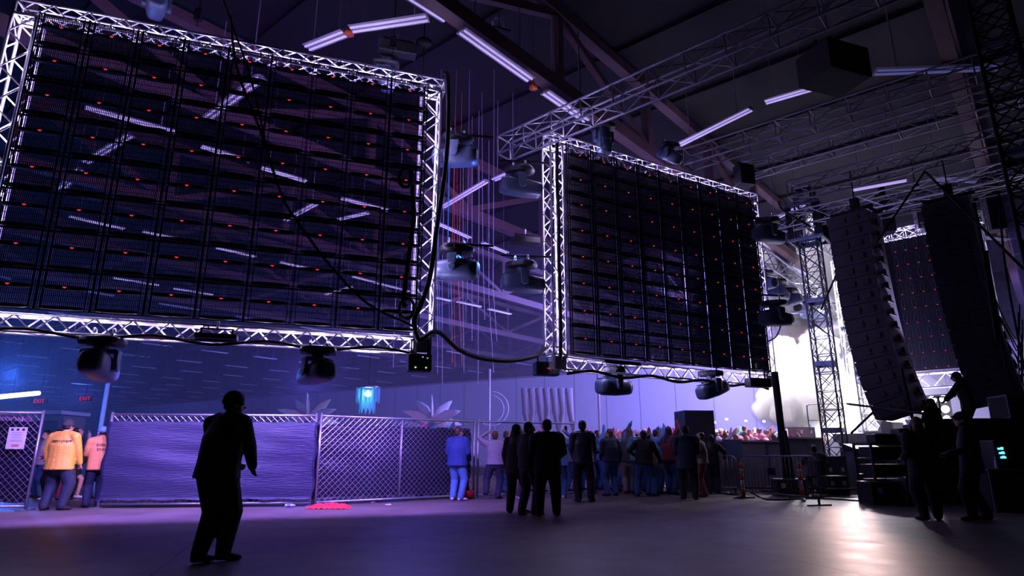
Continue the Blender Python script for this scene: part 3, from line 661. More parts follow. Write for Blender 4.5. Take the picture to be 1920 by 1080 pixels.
MB().ball((0, 0, 0), (.2, .16, .13), 14).build('motor', 'black_metal', r, True, off=(0, 0, 0)); MB().tube((0, 0, .1), (0, 0, 13.85 - v.z), .014).build('chain', 'black_metal', r, off=(0, 0, 0)); MB().tube((0, 0, -.1), (0, 0, -.9), .014).build('hook_chain', 'black_metal', r, off=(0, 0, 0))
for px, py, Y, t in ((738, 80, 12.9, 'right'), (372, 28, 11.9, 'left'), (1090, 240, 16.4, 'small')):
    v = Pd(px, py, Y); r = thing('rigging_cable', {'right': 'thin black drop line above the right of the larger video wall', 'left': 'thin black drop line above the left of the larger video wall', 'small': 'thin black drop line above the left of the smaller video wall'}[t], 'cable', v)
    MB().tube((0, 0, -.3), (0, 0, 14 - v.z), .013).build('line', 'black_metal', r, off=(0, 0, 0)); MB().box((0, 0, 0), (.14, .1, .3)).build('coupling', 'black_metal', r, off=(0, 0, 0))

# ------------------------------------------------------------------ cables
def cable(pts, r, m, label, n=7, name='cable', group=None, cat='cable'):
    P = smoothpts(pts); return solo(name, MB().path(P, r, n), m, label, cat, P[0], group, True)
cable([Pd(834, 138, 13.2), Pd(840, 150, 13.0), Pd(840, 250, 13.0), Pd(832, 340, 13.0), Pd(820, 420, 12.98), Pd(806, 520, 12.95), Pd(790, 570, 12.9), Pd(777, 600, 12.85), Pd(785, 638, 12.8), Pd(806, 625, 12.95), Pd(825, 624, 13.2), Pd(860, 655, 13.8), Pd(905, 672, 14.5), Pd(960, 676, 15.2), Pd(1005, 667, 15.7), Pd(1035, 650, 15.9), Pd(1080, 668, 16.2), Pd(1130, 676, 16.5), Pd(1200, 683, 16.9)],
      .055, 'rubber', 'thick black cable bundle sagging between the two video walls')
cable([Pd(432, 30, 11.4), Pd(445, 130, 11.45), Pd(490, 250, 11.6), Pd(530, 370, 11.75), Pd(575, 440, 11.9), Pd(625, 505, 12.05), Pd(690, 570, 12.3), Pd(775, 612, 12.6)], .028, 'rubber', 'black cable running diagonally down across the larger video wall')
cable([Pd(412, -20, 11.35), Pd(440, 60, 11.4), Pd(470, 145, 11.5), Pd(498, 268, 11.62)], .02, 'rubber', 'thin black cable dropping from above onto the larger video wall')
cable([Pd(770, 320, 12.6), Pd(776, 400, 12.62), Pd(768, 470, 12.6), Pd(757, 560, 12.6), Pd(762, 575, 12.6)], .05, 'rubber', 'coiled black cable hanging on the right columns of the larger video wall')
P = [FR1[0] + D1 * t for t in (0, 1, 2, 3, 4, 5, 6, 7, 8)]
cable([zat(p, 3.17 + (.05 if i % 2 else -.07)) - N1 * .2 for i, p in enumerate(P)], .03, 'rubber', 'loose cable draped along the bottom truss of the larger video wall')
P = [FR2[0] + D2 * t for t in (0.2, 1, 2, 3, 4, 5, 6, 7, 7.8)]
cable([zat(p, 3.12 + (.06 if i % 2 else -.06)) - N2 * .2 for i, p in enumerate(P)], .04, 'rubber', 'black cable swagged along the bottom truss of the smaller video wall')
cable([zat(FR2[0] - N2 * .22, z) + D2 * (.03 * math.sin(z * 3)) for z in (3.4, 4.2, 5.2, 6.2, 7.2, 8.2, 9.4)], .05, 'rubber', 'black cable strapped up the left tower of the smaller video wall')
cable([Pd(1440, 640, 18.9), Pd(1456, 630, 18.95), Pd(1466, 600, 19.0), Pd(1462, 575, 19.0)], .02, 'rubber', 'black cable loop at the right edge of the smaller video wall')
for i, (pts, r, t) in enumerate([([Pd(1640, 460, 17), Pd(1735, 320, 16)], .03, 'slanted grey bracing pole in front of the far video wall'), ([Pd(1540, 580, 21.5), Pd(1622, 390, 19)], .035, 'slanted dark bracing pole crossing the curved line array'),
        ([Pd(1735, 322, 15), Pd(1920, 505, 13)], .03, 'long dark bracing pole slanting down to the right edge'), ([Pd(1460, 378, 21), Pd(1470, 395, 21), Pd(1520, 425, 21.5)], .04, 'bent dark pipe left of the stage tower head'),
        ([Pd(1588, 757, 20), Pd(1740, 776, 16)], .035, 'black horizontal brace low across the towers'), ([Pd(1596, 812, 20), Pd(1640, 770, 20.5)], .035, 'short black brace rising between the tower feet'),
        ([Pd(1850, 470, 16), Pd(1885, 680, 16), Pd(1912, 742, 16)], .03, 'black cable hanging at the far right, left strand'), ([Pd(1872, 360, 15), Pd(1888, 520, 15), Pd(1935, 760, 15)], .025, 'black cable hanging at the far right, right strand'),
        ([Pd(1690, 690, 17), Pd(1705, 760, 17), Pd(1722, 830, 17)], .04, 'black guy line dropping beside the foot of the curved line array'), ([Pd(1825, 380, 16), Pd(1845, 480, 16), Pd(1870, 640, 16)], .05, 'black strut behind the straighter line array')]):
    cable(pts, r, 'black_metal', t, name='bracing_pole' if i in (0, 1, 2, 3, 4, 5, 9) else 'cable', cat='pole' if i in (0, 1, 2, 3, 4, 5, 9) else 'cable')
for k in range(7):
    a = Pd(1866 + rnd.uniform(-4, 10), 560 + 14 * k, 20); cable([a, a + Vector((.2 + .1 * k, 0, -.9 - .1 * k)), a + Vector((.55, .1, -1.3 - .12 * k)), a + Vector((.75, 0, -.2))], .02, 'rubber', 'tangled black cable loop right of the far video wall, %s' % ['topmost', 'second from the top', 'third from the top', 'middle one', 'third from the bottom', 'second from the bottom', 'lowest'][k])
for px, py, Y, n_, t in ((760, 334, 12.55, 7, 'upper'), (762, 578, 12.55, 5, 'lower')):      # coils hung on the larger wall
    v = Pd(px, py, Y); r = thing('cable_coil', '%s hank of coiled black cable hung on the right columns of the larger video wall' % t, 'cable', v)
    for k in range(n_):
        q = .17 + .018 * (k % 3); MB().path([(q * math.cos(u) * .8 + .01 * k, -.03 * k, q * 1.15 * math.sin(u) - .012 * k) for u in [2 * PI * i / 20 for i in range(21)]], .014, 5).build('loop', 'rubber', r, True, off=(0, 0, 0))
for p, q, Y0, Y1, t in (((-20, 650), (150, 612), 46, 40, 'left of the left moving light'), ((228, 668), (430, 636), 50, 44, 'between the two moving lights'), ((640, 694), (790, 676), 52, 48, 'left of the gap')):
    a, b = Pd(*p, Y0), Pd(*q, Y1); o = box_truss('box_truss', a, b, 'faint distant box truss hanging under the far ceiling, ' + t, up=UP, size=.55, m='alu_shaded', bay=.8, r=.03)
    for k in (.15, .85): w_ = a.lerp(b, k); MB().tube(w_ + UP * .28, zat(w_, 13.84), .02, 6).build('drop_line', 'black_metal', o[0])
for px, Y, t in ((1668, 24.6, 'left one'), (1722, 24.0, 'right one')):
    v = zat(Pd(px, 790, Y), 1.86); r = thing('floor_monitor', 'dark wedge stage monitor on the deck below the curved line array, ' + t, 'speaker', v, .5)
    b = MB(); b.add([(-.38, -.3, 0), (.38, -.3, 0), (.38, .3, 0), (-.38, .3, 0), (-.38, -.3, .42), (.38, -.3, .42), (.38, .05, .50), (-.38, .05, .50), (-.38, .3, .12), (.38, .3, .12)], [(3, 2, 1, 0), (0, 1, 5, 4), (4, 5, 6, 7), (7, 6, 9, 8), (8, 9, 2, 3), (1, 2, 9, 6, 5), (0, 4, 7, 8, 3)]); b.build('cabinet', 'case_black', r, off=(0, 0, 0), bevel=.02); MB().box((0, .19, .32), (.7, .02, .4), Matrix.Rotation(R(-33), 3, 'X')).build('grille', 'black_drape', r, off=(0, 0, 0))
# hanging streamers in the gap
STR = [(822, 350, 700, 'white'), (826, 300, 640, 'teal'), (830, 380, 720, 'white'), (836, 400, 620, 'teal'), (841, 420, 590, 'teal'), (847, 420, 680, 'orange'), (852, 450, 690, 'red'), (858, 440, 600, 'red'), (863, 430, 685, 'orange'), (870, 450, 700, 'white'), (876, 470, 560, 'white'), (884, 400, 640, 'white'), (896, 470, 720, 'white'), (902, 380, 600, 'white'), (918, 470, 700, 'white'), (926, 480, 640, 'white'), (739, 610, 690, 'white'), (765, 560, 690, 'white')]
mm('streamer_white', (.6, .6, .75), .5, noise=.05); mm('streamer_teal', (.1, .5, .6), .5, noise=.05); mm('streamer_red', (.8, .08, .1), .5, noise=.05); mm('streamer_orange', (.8, .35, .12), .5, noise=.05)
for i, (x, y0, y1, c_) in enumerate(STR):
    a, b = Pd(x + rnd.uniform(-6, 3), y0, 19), Pd(x + rnd.uniform(-2, 8), y1, 19); b.y = a.y; a2 = zat(a, 13.9 - (i * 7 % 5) * .9)
    solo('streamer', MB().path([a2, a.lerp(b, .4) + Vector((rnd.uniform(-.05, .05), 0, 0)), b], .006, 4), 'streamer_' + c_, {'white': 'thin white streamer hanging in the gap between the video walls', 'teal': 'thin teal streamer hanging right beside the larger video wall', 'red': 'thin red streamer hanging in the gap between the video walls', 'orange': 'thin orange streamer hanging in the gap between the video walls'}[c_], 'streamer', a2, c_ + ' streamers in the gap')
#--GROUND--
# ------------------------------------------------------------------ lettering
def text_mesh(txt, size, m, mat3, org, depth=.002, align='CENTER'):
    cu = bpy.data.curves.new('lettering', 'FONT'); cu.body = txt; cu.size = size; cu.align_x = align; cu.extrude = depth
    o = bpy.data.objects.new('lettering', cu); col.objects.link(o); dg = bpy.context.evaluated_depsgraph_get()
    me = bpy.data.meshes.new_from_object(o.evaluated_get(dg)); bpy.data.objects.remove(o); bpy.data.curves.remove(cu)
    for v in me.vertices: v.co = mat3 @ v.co + Vector(org)
    me.name = 'lettering'; me.materials.clear(); me.materials.append(M[m]); return me

# ------------------------------------------------------------------ chain-link fence
FH = 1.95
def chain_link(a, b, h, pitch=.14):
    a, b = Vector(a), Vector(b); d = b - a; d.z = 0; L = d.length; d.normalize(); n = Vector((-d.y, d.x, 0)); mb = MB(); z0 = .08
    def seg(x0, z0_, x1, z1_, o):
        mb.path([a + d * x0 + UP * z0_ + n * o, a + d * x1 + UP * z1_ + n * o], .0042, 3, caps=False)
    k = -h
    while k < L:
        for s in (1, -1):
            x0, x1 = k, k + h; za, zb = (z0, h) if s > 0 else (h, z0); xs, xe = max(0, x0), min(L, x1)
            if xe > xs + .01:
                f = lambda x: za + (zb - za) * (x - x0) / h
                seg(xs, f(xs), xe, f(xe), .004 * s)
        k += pitch
    return mb
def cloth(a, b, z0, z1, off, amp, seed, nx=60, nz=26, side=None):
    a, b = Vector(a), Vector(b); d = b - a; d.z = 0; L = d.length; d.normalize(); n = Vector((-d.y, d.x, 0)); r = random.Random(seed); mb = MB(); th = .006
    ph = [(r.uniform(1, 7), r.uniform(4, 26), r.uniform(0, 6), r.uniform(.2, 1)) for _ in range(12)]
    for sgn in (0, 1):
        for j in range(nz + 1):
            for i in range(nx + 1):
                u, v = i / nx, j / nz
                w = sum(A * math.sin(fx * u * L * .5 + fz * v + p) for fx, fz, p, A in ph) / 6 * amp * (math.sin(PI * u) ** .3) * (math.sin(PI * min(1, v * 1.02)) ** .4 if 0 < v < 1 else 0)
                e = .03 * (1 - math.sin(PI * u) ** .2) * math.sin(v * 14 + seed)
                p_ = a + d * (u * L + e) + n * (off + w + sgn * th); p_.z = z0 + (z1 - z0) * v + .012 * math.sin(u * L * 9 + seed) * (1 if v in (0, 1) else 0); mb.v.append(p_)
    N = (nx + 1) * (nz + 1)
    for sgn in (0, 1):
        for j in range(nz):
            for i in range(nx):
                q = sgn * N + j * (nx + 1) + i; f = (q, q + 1, q + nx + 2, q + nx + 1); mb.f.append(f if sgn == 0 else f[::-1])
    for j in range(nz):
        for i in (0, nx): q = j * (nx + 1) + i; mb.f.append((q, q + nx + 1, q + N + nx + 1, q + N))
    for i in range(nx):
        for j in (0, nz): q = j * (nx + 1) + i; mb.f.append((q, q + 1, q + N + 1, q + N))
    return mb
def fence(a, b, label, cl=None, mid=None, foot=True):
    a, b = zat(a, 0), zat(b, 0); d = (b - a).normalized(); n = Vector((-d.y, d.x, 0))
    root = thing('chain_link_fence', label, 'fence', a, group='fence panels')
    for p in (a, b): MB().tube(zat(p, .02), zat(p, FH + .05), .03, 10).build('post', 'steel_galv', root, True)
    if mid is not None: MB().tube(zat(mid, .06), zat(mid, FH), .028, 10).build('post', 'steel_galv', root, True)
    MB().tube(zat(a, FH), zat(b, FH), .026, 10).build('top_rail', 'steel_galv', root, True)
    MB().tube(zat(a, .08), zat(b, .08), .024, 10).build('bottom_rail', 'steel_galv', root, True)
    chain_link(a, b, FH - .02).build('chain_link', 'steel_galv', root)
    for p in (a, b):
        f = MB(); f.box(zat(p, .012), (.12, .5, .02), Matrix.Rotation(math.atan2(d.y, d.x), 3, 'Z')); f.build('foot_plate', 'steel_galv', root)
    if cl: cloth(a + d * cl.get('x0', .04), b + d * cl.get('x1', -.05), cl['z0'], cl['z1'], cl['off'], cl['amp'], cl['seed']).build('privacy_screen', cl.get('mat', 'fabric_screen'), root, True)
    return root, d, n
FA0, FA1 = Vector((-12.6, 13.15, 0)), G(47, 957)
FB0, FB1 = G(183, 953), Vector((-4.42, 14.50, 0))
FC0 = Vector((-4.33, 14.58, 0)); FCm = Pd(752, 840, 15.9); FC1 = Pd(889, 840, 17.2); FD0 = Pd(896, 840, 17.25); FD1 = Pd(1078, 840, 18.3)
nA = fence(FA0, FA1, 'chain-link fence panel with a posted notice and dark backing, at the far left', dict(z0=.15, z1=1.78, off=.10, amp=.03, seed=2, mat='fabric_shaded'))
fence(FB0, FB1, 'fence panel covered in front by a crinkled dark blue privacy sheet', dict(z0=.16, z1=1.80, off=-.06, amp=.03, seed=5, x0=-.02, x1=.06))
fence(FC0, FC1, 'chain-link fence panel with dark sheet behind the mesh and a middle post', dict(z0=.13, z1=1.76, off=.10, amp=.06, seed=9, x0=-.04, mat='fabric_shaded'), mid=FCm)
fence(FD0, FD1, 'see-through chain-link fence panel behind the standing crowd')
# notice on the first panel, banner behind it
d, n = nA[1], nA[2]
def on_fence(px, py, off):
    r = ray(px, py); o = Vector((0, 0, CAM_H)); a = zat(FA0, 0) + n * off; t = (a - o).dot(n) / r.dot(n); return o + r * t
c4 = [on_fence(9, 842, -.035), on_fence(44, 842, -.035), on_fence(53, 801, -.035), on_fence(18, 801, -.035)]
ex = (c4[1] - c4[0]); W_ = ex.length; ex.normalize(); Hh = (c4[3] - c4[0]).z; ctr = sum(c4, Vector()) / 4
root = thing('notice_sheet', 'white printed notice tied to the chain-link panel at the far left', 'notice', ctr)
MX = Matrix((d, UP, -n)).transposed()
sh = MB(); sh.box(ctr, (W_, Hh, .004), MX); sh.build('sheet', 'paper', root)
ic = MB()
for sx in (-.3, 0, .3): ic.box(ctr + d * (sx * W_) + UP * (Hh * .39) - n * .004, (W_ * .14, Hh * .10, .003), MX).build('icon', 'ink', root); ic = MB()
t_ = MB()
for k, (w, z) in enumerate([(.55, .25), (.5, .17), (.46, .11), (.5, .02), (.62, -.09), (.66, -.15)]): t_.box(ctr + UP * (Hh * z) - n * .004, (W_ * w, .008, .003), MX)
t_.build('print_rows', 'cloth_grey', root); t_ = MB()
for z in (-.31, -.37): t_.box(ctr + UP * (Hh * z) - n * .004, (W_ * .4, .014, .003), MX)
t_.build('red_rows', 'ink_red', root)
bc = on_fence(20, 787, .16); root = thing('banner', 'lit banner of white letters over the far left fence panel', 'banner', bc)
mm('plum_cloth', (.22, .09, .26), .8, noise=.1)
MB().box(bc + n * .01 - d * .55, (1.9, .17, .015), MX).build('cloth_strip', 'plum_cloth', root)
link('lettering', text_mesh('RE-ADMISSION', .16, 'white_paint', MX, Vector((0, 0, 0)) - n * .008 - UP * .055 - d * .28), None, root)

# ------------------------------------------------------------------ bike-rack barriers
def barrier(a, b, label):
    a, b = zat(a, 0), zat(b, 0); d = b - a; L = d.length; d.normalize(); n = Vector((-d.y, d.x, 0)); root = thing('crowd_barrier', label, 'barrier', a, group='bike-rack crowd barriers')
    P = lambda x, z: a + d * x + UP * z
    o = [P(.03, .18), P(.03, .92)] + [P(.03 + .14 * (1 - math.cos(t)), .92 + .14 * math.sin(t)) for t in (R(25), R(50), R(75))] + [P(.17, 1.06), P(L - .17, 1.06)] + [P(L - .03 - .14 * (1 - math.cos(t)), .92 + .14 * math.sin(t)) for t in (R(75), R(50), R(25))] + [P(L - .03, .92), P(L - .03, .18)]
    MB().path(o, .02, 8).path([P(.03, .18), P(L - .03, .18)], .018, 8).build('outer_frame', 'alu_dark', root, True)
    k = int(L / .13)
    for i in range(1, k): MB().tube(P(L * i / k, .18), P(L * i / k, 1.06), .009, 6).build('bar', 'alu_dark', root, True)
    for x in (.16, L - .03 if False else L - .10): MB().box(P(x, .022), (.05, .62, .03), Matrix.Rotation(math.atan2(d.y, d.x), 3, 'Z')).box(P(x, .11), (.04, .04, .16)).build('foot', 'black_metal', root)
    MB().box(P(L * .46, .70) - n * .02, (.26, .012, .16), Matrix.Rotation(math.atan2(d.y, d.x), 3, 'Z')).build('plate', 'black_metal', root)
    return root
BA = G(1389, 934); BB = G(1543, 950)
barrier(BA, BB, 'black bike-rack barrier standing alone on the open floor before the stage')
barrier(Pd(1300, 900, 19.6), Pd(1384, 900, 18.7), 'black bike-rack barrier half hidden behind the standing people')
for px, t in ((1391, 'left'), (1501, 'right')):
    v = Pd(px, 905, 17.2 if t == 'left' else 17.0); v.z = 0; r = thing('traffic_post', 'orange and white striped traffic post behind the %s end of the lone barrier' % t, 'traffic post', v)
    MB().lathe([(.16, 0), (.16, .04), (.09, .06)], n=14).build('base', 'rubber', r, off=(0, 0, 0))
    for z0, z1, m in ((.06, .30, 'orange_plastic'), (.30, .45, 'white_paint'), (.45, .62, 'orange_plastic'), (.62, .74, 'white_paint'), (.74, .90, 'orange_plastic')): MB().lathe([(.055, z0), (.05, z1)], n=12).build('band', m, r, True, off=(0, 0, 0))

# ------------------------------------------------------------------ stage side: barricade, decks, cases
def barricade(a, b, h, label):
    a, b = zat(a, 0), zat(b, 0); d = (b - a).normalized(); n = Vector((-d.y, d.x, 0)); root = thing('barricade_wall', label, 'barricade', a)
    MB().beam(zat(a, h / 2), zat(b, h / 2), .08, h).build('panel', 'plywood_grey', root)
    MB().beam(zat(a, h + .02), zat(b, h + .02), .16, .05).build('top_rail', 'alu', root)
    L = (b - a).length; k = 0
    while k * 1.1 < L:
        MB().beam(a + d * (k * 1.1) - n * .06 + UP * .02, a + d * (k * 1.1) - n * .06 + UP * h, .05, .04, up=n).build('post', 'alu_dark', root); k += 1
    return root
barricade(Pd(1330, 850, 20.6), Pd(1470, 850, 21.6), 1.50, 'grey front-of-stage barricade holding back the audience, left stretch')
barricade(Pd(1472, 850, 21.6), Pd(1543, 850, 22.6), 1.62, 'grey front-of-stage barricade beside the latticed stage tower, right stretch')
sb = Pd(1375, 850, 20.35); x_ = MB().box((0, 0, 0), (.72, .06, .62), Matrix.Rotation(.1, 3, 'Z')); v = Pd(1374, 842, 20.5)
solo('barricade_cover', MB().box(v, (.66, .05, .60), Matrix.Rotation(.2, 3, 'Z')), 'blue_tint_shell', 'dark blue-grey cover panel hung on the front-of-stage barricade', 'panel', v, bevel=.01)
st = MB(); A0, B0 = 26.4, 6.6
def ab_box(mb, a0, a1, b0, b1, z0, z1):
    P = [AB(a0, b0, 0), AB(a1, b0, 0), AB(a1, b1, 0), AB(a0, b1, 0)]; vs = [(p.x, p.y, z) for z in (z0, z1) for p in P]
    mb.add(vs, [(0, 3, 2, 1), (4, 5, 6, 7), (0, 1, 5, 4), (1, 2, 6, 5), (2, 3, 7, 6), (3, 0, 4, 7)]); return mb
root = thing('stage_deck', 'long grey stage deck behind the latticed towers, its edge catching violet light', 'stage', AB(A0, B0, 0))
ab_box(MB(), A0, A0 + 17, B0 - 14, B0, 1.55, 1.85).build('deck', 'case_grey', root); ab_box(MB(), A0 + .15, A0 + 16.8, B0 - 13.8, B0 - .15, .02, 1.54).build('skirt', 'black_drape', root)
root = thing('stage_riser', 'black draped platform filling the dark right side', 'platform', (9.9, 15.4, 0))
RC = [Vector((9.9, 15.4, 0)), Vector((15.5, 14.6, 0)), Vector((16.0, 16.2, 0)), Vector((11.0, 16.9, 0))]
mb = MB(); mb.add([zat(p, z) for z in (1.83, 1.93) for p in RC], [(3, 2, 1, 0), (4, 5, 6, 7), (0, 1, 5, 4), (1, 2, 6, 5), (2, 3, 7, 6), (3, 0, 4, 7)]); mb.build('deck', 'black_drape', root)
dr = MB()
for A_, B_ in ((RC[0], RC[1]), (RC[3], RC[0])):
    n_ = 50; dd = (B_ - A_).normalized(); nn = Vector((dd.y, -dd.x, 0)); b_ = len(dr.v)
    for off in (.0, .04):
        for z in (.03, 1.83):
            for i in range(n_ + 1): dr.v.append(zat(A_.lerp(B_, i / n_) - nn * (off + .03 + .03 * math.sin(i * 1.7)), z))
    q = n_ + 1
    for i in range(n_): dr.f += [(b_ + i, b_ + i + 1, b_ + q + i + 1, b_ + q + i), (b_ + 2 * q + i + 1, b_ + 2 * q + i, b_ + 3 * q + i, b_ + 3 * q + i + 1)]
dr.build('drape', 'black_drape', root)
def case(pix_or_v, size, label, m='case_black', rz=0, name='road_case', cat='road case', lid=True, z=0.0, group=None):
    v = Vector(pix_or_v); v.z = z; r = thing(name, label, cat, v, rz, group); w, d_, h = size
    MB().box((0, 0, h / 2 + .01), (w, d_, h - .02)).build('body', m, r, off=(0, 0, 0), bevel=.015)
    e = MB()
    for sx in (-1, 1):
        for sy in (-1, 1): e.box((sx * (w / 2 - .01), sy * (d_ / 2 - .01), h / 2), (.035, .035, h))
    for zz in (.02, h - .02):
        for s in (-1, 1): e.box((0, s * (d_ / 2 - .01), zz), (w, .035, .035)); e.box((s * (w / 2 - .01), 0, zz), (.035, d_, .035))
    e.build('edge_trim', 'alu_dark', r, off=(0, 0, 0))
    if lid:
        for s in (-1, 1): MB().box((s * w * .28, -d_ / 2 - .012, h * .62), (.10, .02, .12)).build('latch', 'alu', r, off=(0, 0, 0))
    return r
case(Pd(1306, 850, 20.2), (.95, .8, 2.42), 'tall black loudspeaker tower rising behind the standing people', name='loudspeaker_tower', cat='speaker', rz=.12)
case(Pd(1556, 880, 20.4), (.75, .6, 1.05), 'blue-grey case standing between the barrier and the stage tower', 'blue_tint_shell', .2)
case(Pd(1561, 900, 18.6), (.62, .5, .52), 'low black crate at the foot of the latticed stage tower', 'case_black', .1)
case(Pd(1478, 900, 18.0), (.78, .5, .46), 'black ballast box at the foot of the leaning black poles', 'case_black', -.1, name='ballast_box', cat='ballast')
case(Pd(1500, 812, 25), (.9, .6, .5), 'purple-grey subwoofer on the barricade line in front of the smoke', 'case_grey', .4, name='subwoofer', cat='speaker', z=1.62)
case(Pd(1625, 880, 20.5), (1.1, .7, 1.18), 'grey console case with a glowing multicoloured strip, behind the stage tower', 'case_grey', .15, name='console_case', cat='console')
v = Pd(1624, 836, 20.05); r = thing('lighting_console', 'lighting console with a row of tiny multicoloured lights on the grey case', 'console', zat(Pd(1625, 880, 20.5), 1.19), .15)
b = MB(); b.add([(-.5, -.3, 0), (.5, -.3, 0), (.5, .3, 0), (-.5, .3, 0), (-.5, -.3, .08), (.5, -.3, .08), (.5, .3, .24), (-.5, .3, .24)], [(3, 2, 1, 0), (4, 5, 6, 7), (0, 1, 5, 4), (1, 2, 6, 5), (2, 3, 7, 6), (3, 0, 4, 7)]); b.build('desk', 'black_plastic', r, off=(0, 0, 0))
for k in range(12): MB().box((-.33 + .055 * k, -.31, .05), (.04, .02, .035)).build('key_light', ['blue_led', 'green_led', 'tube_glow', 'red_led'][k % 4 if k % 5 else 2], r, off=(0, 0, 0))
def rack(v, w, d_, h, rz, label, rows, tilt=0):
    v = zat(v, 0); r = thing('equipment_rack', label, 'equipment rack', v, rz)
    for sx in (-1, 1):
        for sy in (-1, 1): MB().box((sx * w / 2, sy * d_ / 2, h / 2), (.05, .05, h)).build('upright', 'alu_dark', r, off=(0, 0, 0))
    for z in rows: MB().box((0, 0, z), (w + .05, d_ + .05, .04)).build('shelf', 'case_black', r, off=(0, 0, 0))
    k = 0
    for i, z in enumerate(rows[:-1]):
        for s in (-1, 1):
            hh = (rows[i + 1] - z) * (.6 + .15 * ((i + s) % 2)); b = MB(); b.box((s * w * .23, 0, z + .022 + hh / 2), (w * .42, d_ * .8, hh)); b.box((s * w * .23, -d_ * .41, z + .022 + hh / 2), (w * .36, .02, hh * .7)); b.build('amplifier', 'black_plastic', r, off=(0, 0, 0))
    return r
case(Vector((13.2, 15.75, 0)), (2.2, .8, .58), 'long black case lying on the right of the dark platform', 'black_drape', rz=-.14, z=1.935)
rack(Pd(1672, 900, 15.9), 1.25, .7, 1.35, .05, 'black shelf rack of amplifiers left of the two dark figures', [.18, .62, 1.0, 1.34])
rack(Pd(1735, 880, 17.2), 1.0, .7, 1.25, -.1, 'black shelf rack half hidden behind the dark-haired standing figure', [.2, .6, .95, 1.24])
case(Pd(1655, 905, 15.2), (.9, .6, .50), 'brown-black road case below the amplifier rack', 'case_black', 0)
case(Pd(1705, 905, 15.0), (.62, .6, .56), 'black road case under the right half of the amplifier rack', 'case_black', .1)
# amp gear on top, silhouetted
for px, w, h, t in ((1652, .55, .22, 'flat mixer'), (1690, .3, .35, 'upright box'), (1712, .22, .45, 'tall box')):
    v = Pd(px, 815, 15.9); solo('gear_box', MB().box(Vector((v.x, 15.9, 1.365 + h / 2)), (w, .4, h)), 'black_plastic', 'small black %s on top of the amplifier rack' % t, 'gear', Vector((v.x, 15.9, 1.365)), bevel=.02)
# right-hand desk
dv = zat(Pd(1890, 890, 13.2), 0); r = thing('work_table', 'black work table with a flight-case front at the far right', 'table', dv, -.1)
MB().box((.5, 0, .80), (2.2, .8, .04)).build('table_top', 'case_grey', r, off=(0, 0, 0)); MB().box((.5, .1, .39), (2.0, .55, .74)).build('case_body', 'case_black', r, off=(0, 0, 0))
for x in (-.52, 1.52): MB().box((x, -.3, .39), (.05, .05, .78)).build('leg', 'alu_dark', r, off=(0, 0, 0))
lv = Vector((dv.x - .02, dv.y + .05, .82)); r = thing('rack_unit', 'black rack unit with three glowing blue-green meters on the right-hand table', 'audio rack', lv, -.15)
MB().box((.12, .1, .28), (.62, .5, .56)).build('cabinet', 'black_plastic', r, off=(0, 0, 0), bevel=.015)
for k in range(3): MB().box((-.08 + .012 * (2 - k), -.156, .22 + .085 * k), (.10, .012, .035)).build('meter', 'blue_led', r, off=(0, 0, 0)); MB().box((-.05, -.158, .245 + .085 * k), (.05, .012, .012)).build('meter_peak', 'green_led', r, off=(0, 0, 0))
r = thing('water_bottle', 'clear water bottle beside the glowing meters on the right-hand table', 'bottle', (dv.x - .38, dv.y - .25, .82))
MB().lathe([(.03, 0), (.034, .02), (.034, .15), (.014, .19), (.014, .215)], n=12).build('bottle_body', 'clear_plastic', r, True, off=(0, 0, 0)); MB().lathe([(.016, .215), (.016, .235)], n=10).build('cap', 'white_paint', r, off=(0, 0, 0))
# leaning black poles that carry the small wall's right side
b0 = Pd(1476, 900, 18.2); b0.z = 0; solo('support_pole', MB().tube(b0 + UP * .02, zat(b0, 3.4) - D2 * .05, .10, 10), 'black_drape', 'black wrapped pole under the right end of the smaller video wall', 'pole', b0, smooth=True)
b1 = Pd(1490, 900, 18.0); b1.z = 0; solo('support_pole', MB().tube(b1 + UP * .02, zat(b0, 1.75) + Vector((.02, -.12, 0)), .06, 10), 'black_drape', 'shorter black brace leaning on the wrapped pole', 'pole', b1, smooth=True)
# cable heap on the floor
for k in range(9):
    c0 = G(rnd.uniform(1415, 1560), rnd.uniform(922, 932)); pts = [c0 + Vector((rnd.uniform(-.9, .9), rnd.uniform(-.25, .25), .03 + .022 * k)) for _ in range(6)]
    P = smoothpts(pts); solo('cable', MB().path(P, .028, 6), 'rubber', 'black cable in the tangled heap behind the lone barrier', 'cable', P[0], 'cables heaped behind the lone barrier', True)
cable([G(1480, 935) + UP * .03, G(1560, 938) + UP * .03, G(1640, 944) + UP * .03, G(1700, 950) + UP * .03, G(1722, 948) + UP * .03], .022, 'rubber', 'long black cable trailing right across the open floor')
cable([G(1340, 924) + UP * .02, G(1380, 929) + UP * .02, G(1410, 926) + UP * .02, G(1440, 938) + UP * .02, G(1510, 936) + UP * .02], .02, 'rubber', 'black cable curling past the left foot of the lone barrier')
# rail frame on the stage edge
r = thing('guard_rail', 'thin tube guard rail at the stage edge in front of the smoke', 'rail', Pd(1518, 800, 23.5))
a = Pd(1518, 806, 23.5); b = Pd(1568, 802, 24.2)
MB().path(smoothpts([zat(a, 1.9), zat(a, 2.75), zat(a, 2.85) + (b - a) * .06, zat(a.lerp(b, .2), 2.9), zat(b, 2.95)]), .022, 6).build('frame', 'alu_dark', r, True); MB().tube(zat(a, 2.3), zat(b, 2.35), .016, 6).build('mid_rail', 'alu_dark', r)
r = thing('guard_rail', 'thin black hand rail behind the figures on the dark platform', 'rail', Pd(1750, 745, 18.4)); MB().tube(Pd(1748, 745, 18.4), Pd(1792, 743, 18.3), .025, 6).build('rail', 'black_metal', r); a = Pd(1759, 744, 18.35); MB().tube(zat(a, 2.3), a, .02, 6).build('post', 'black_metal', r)
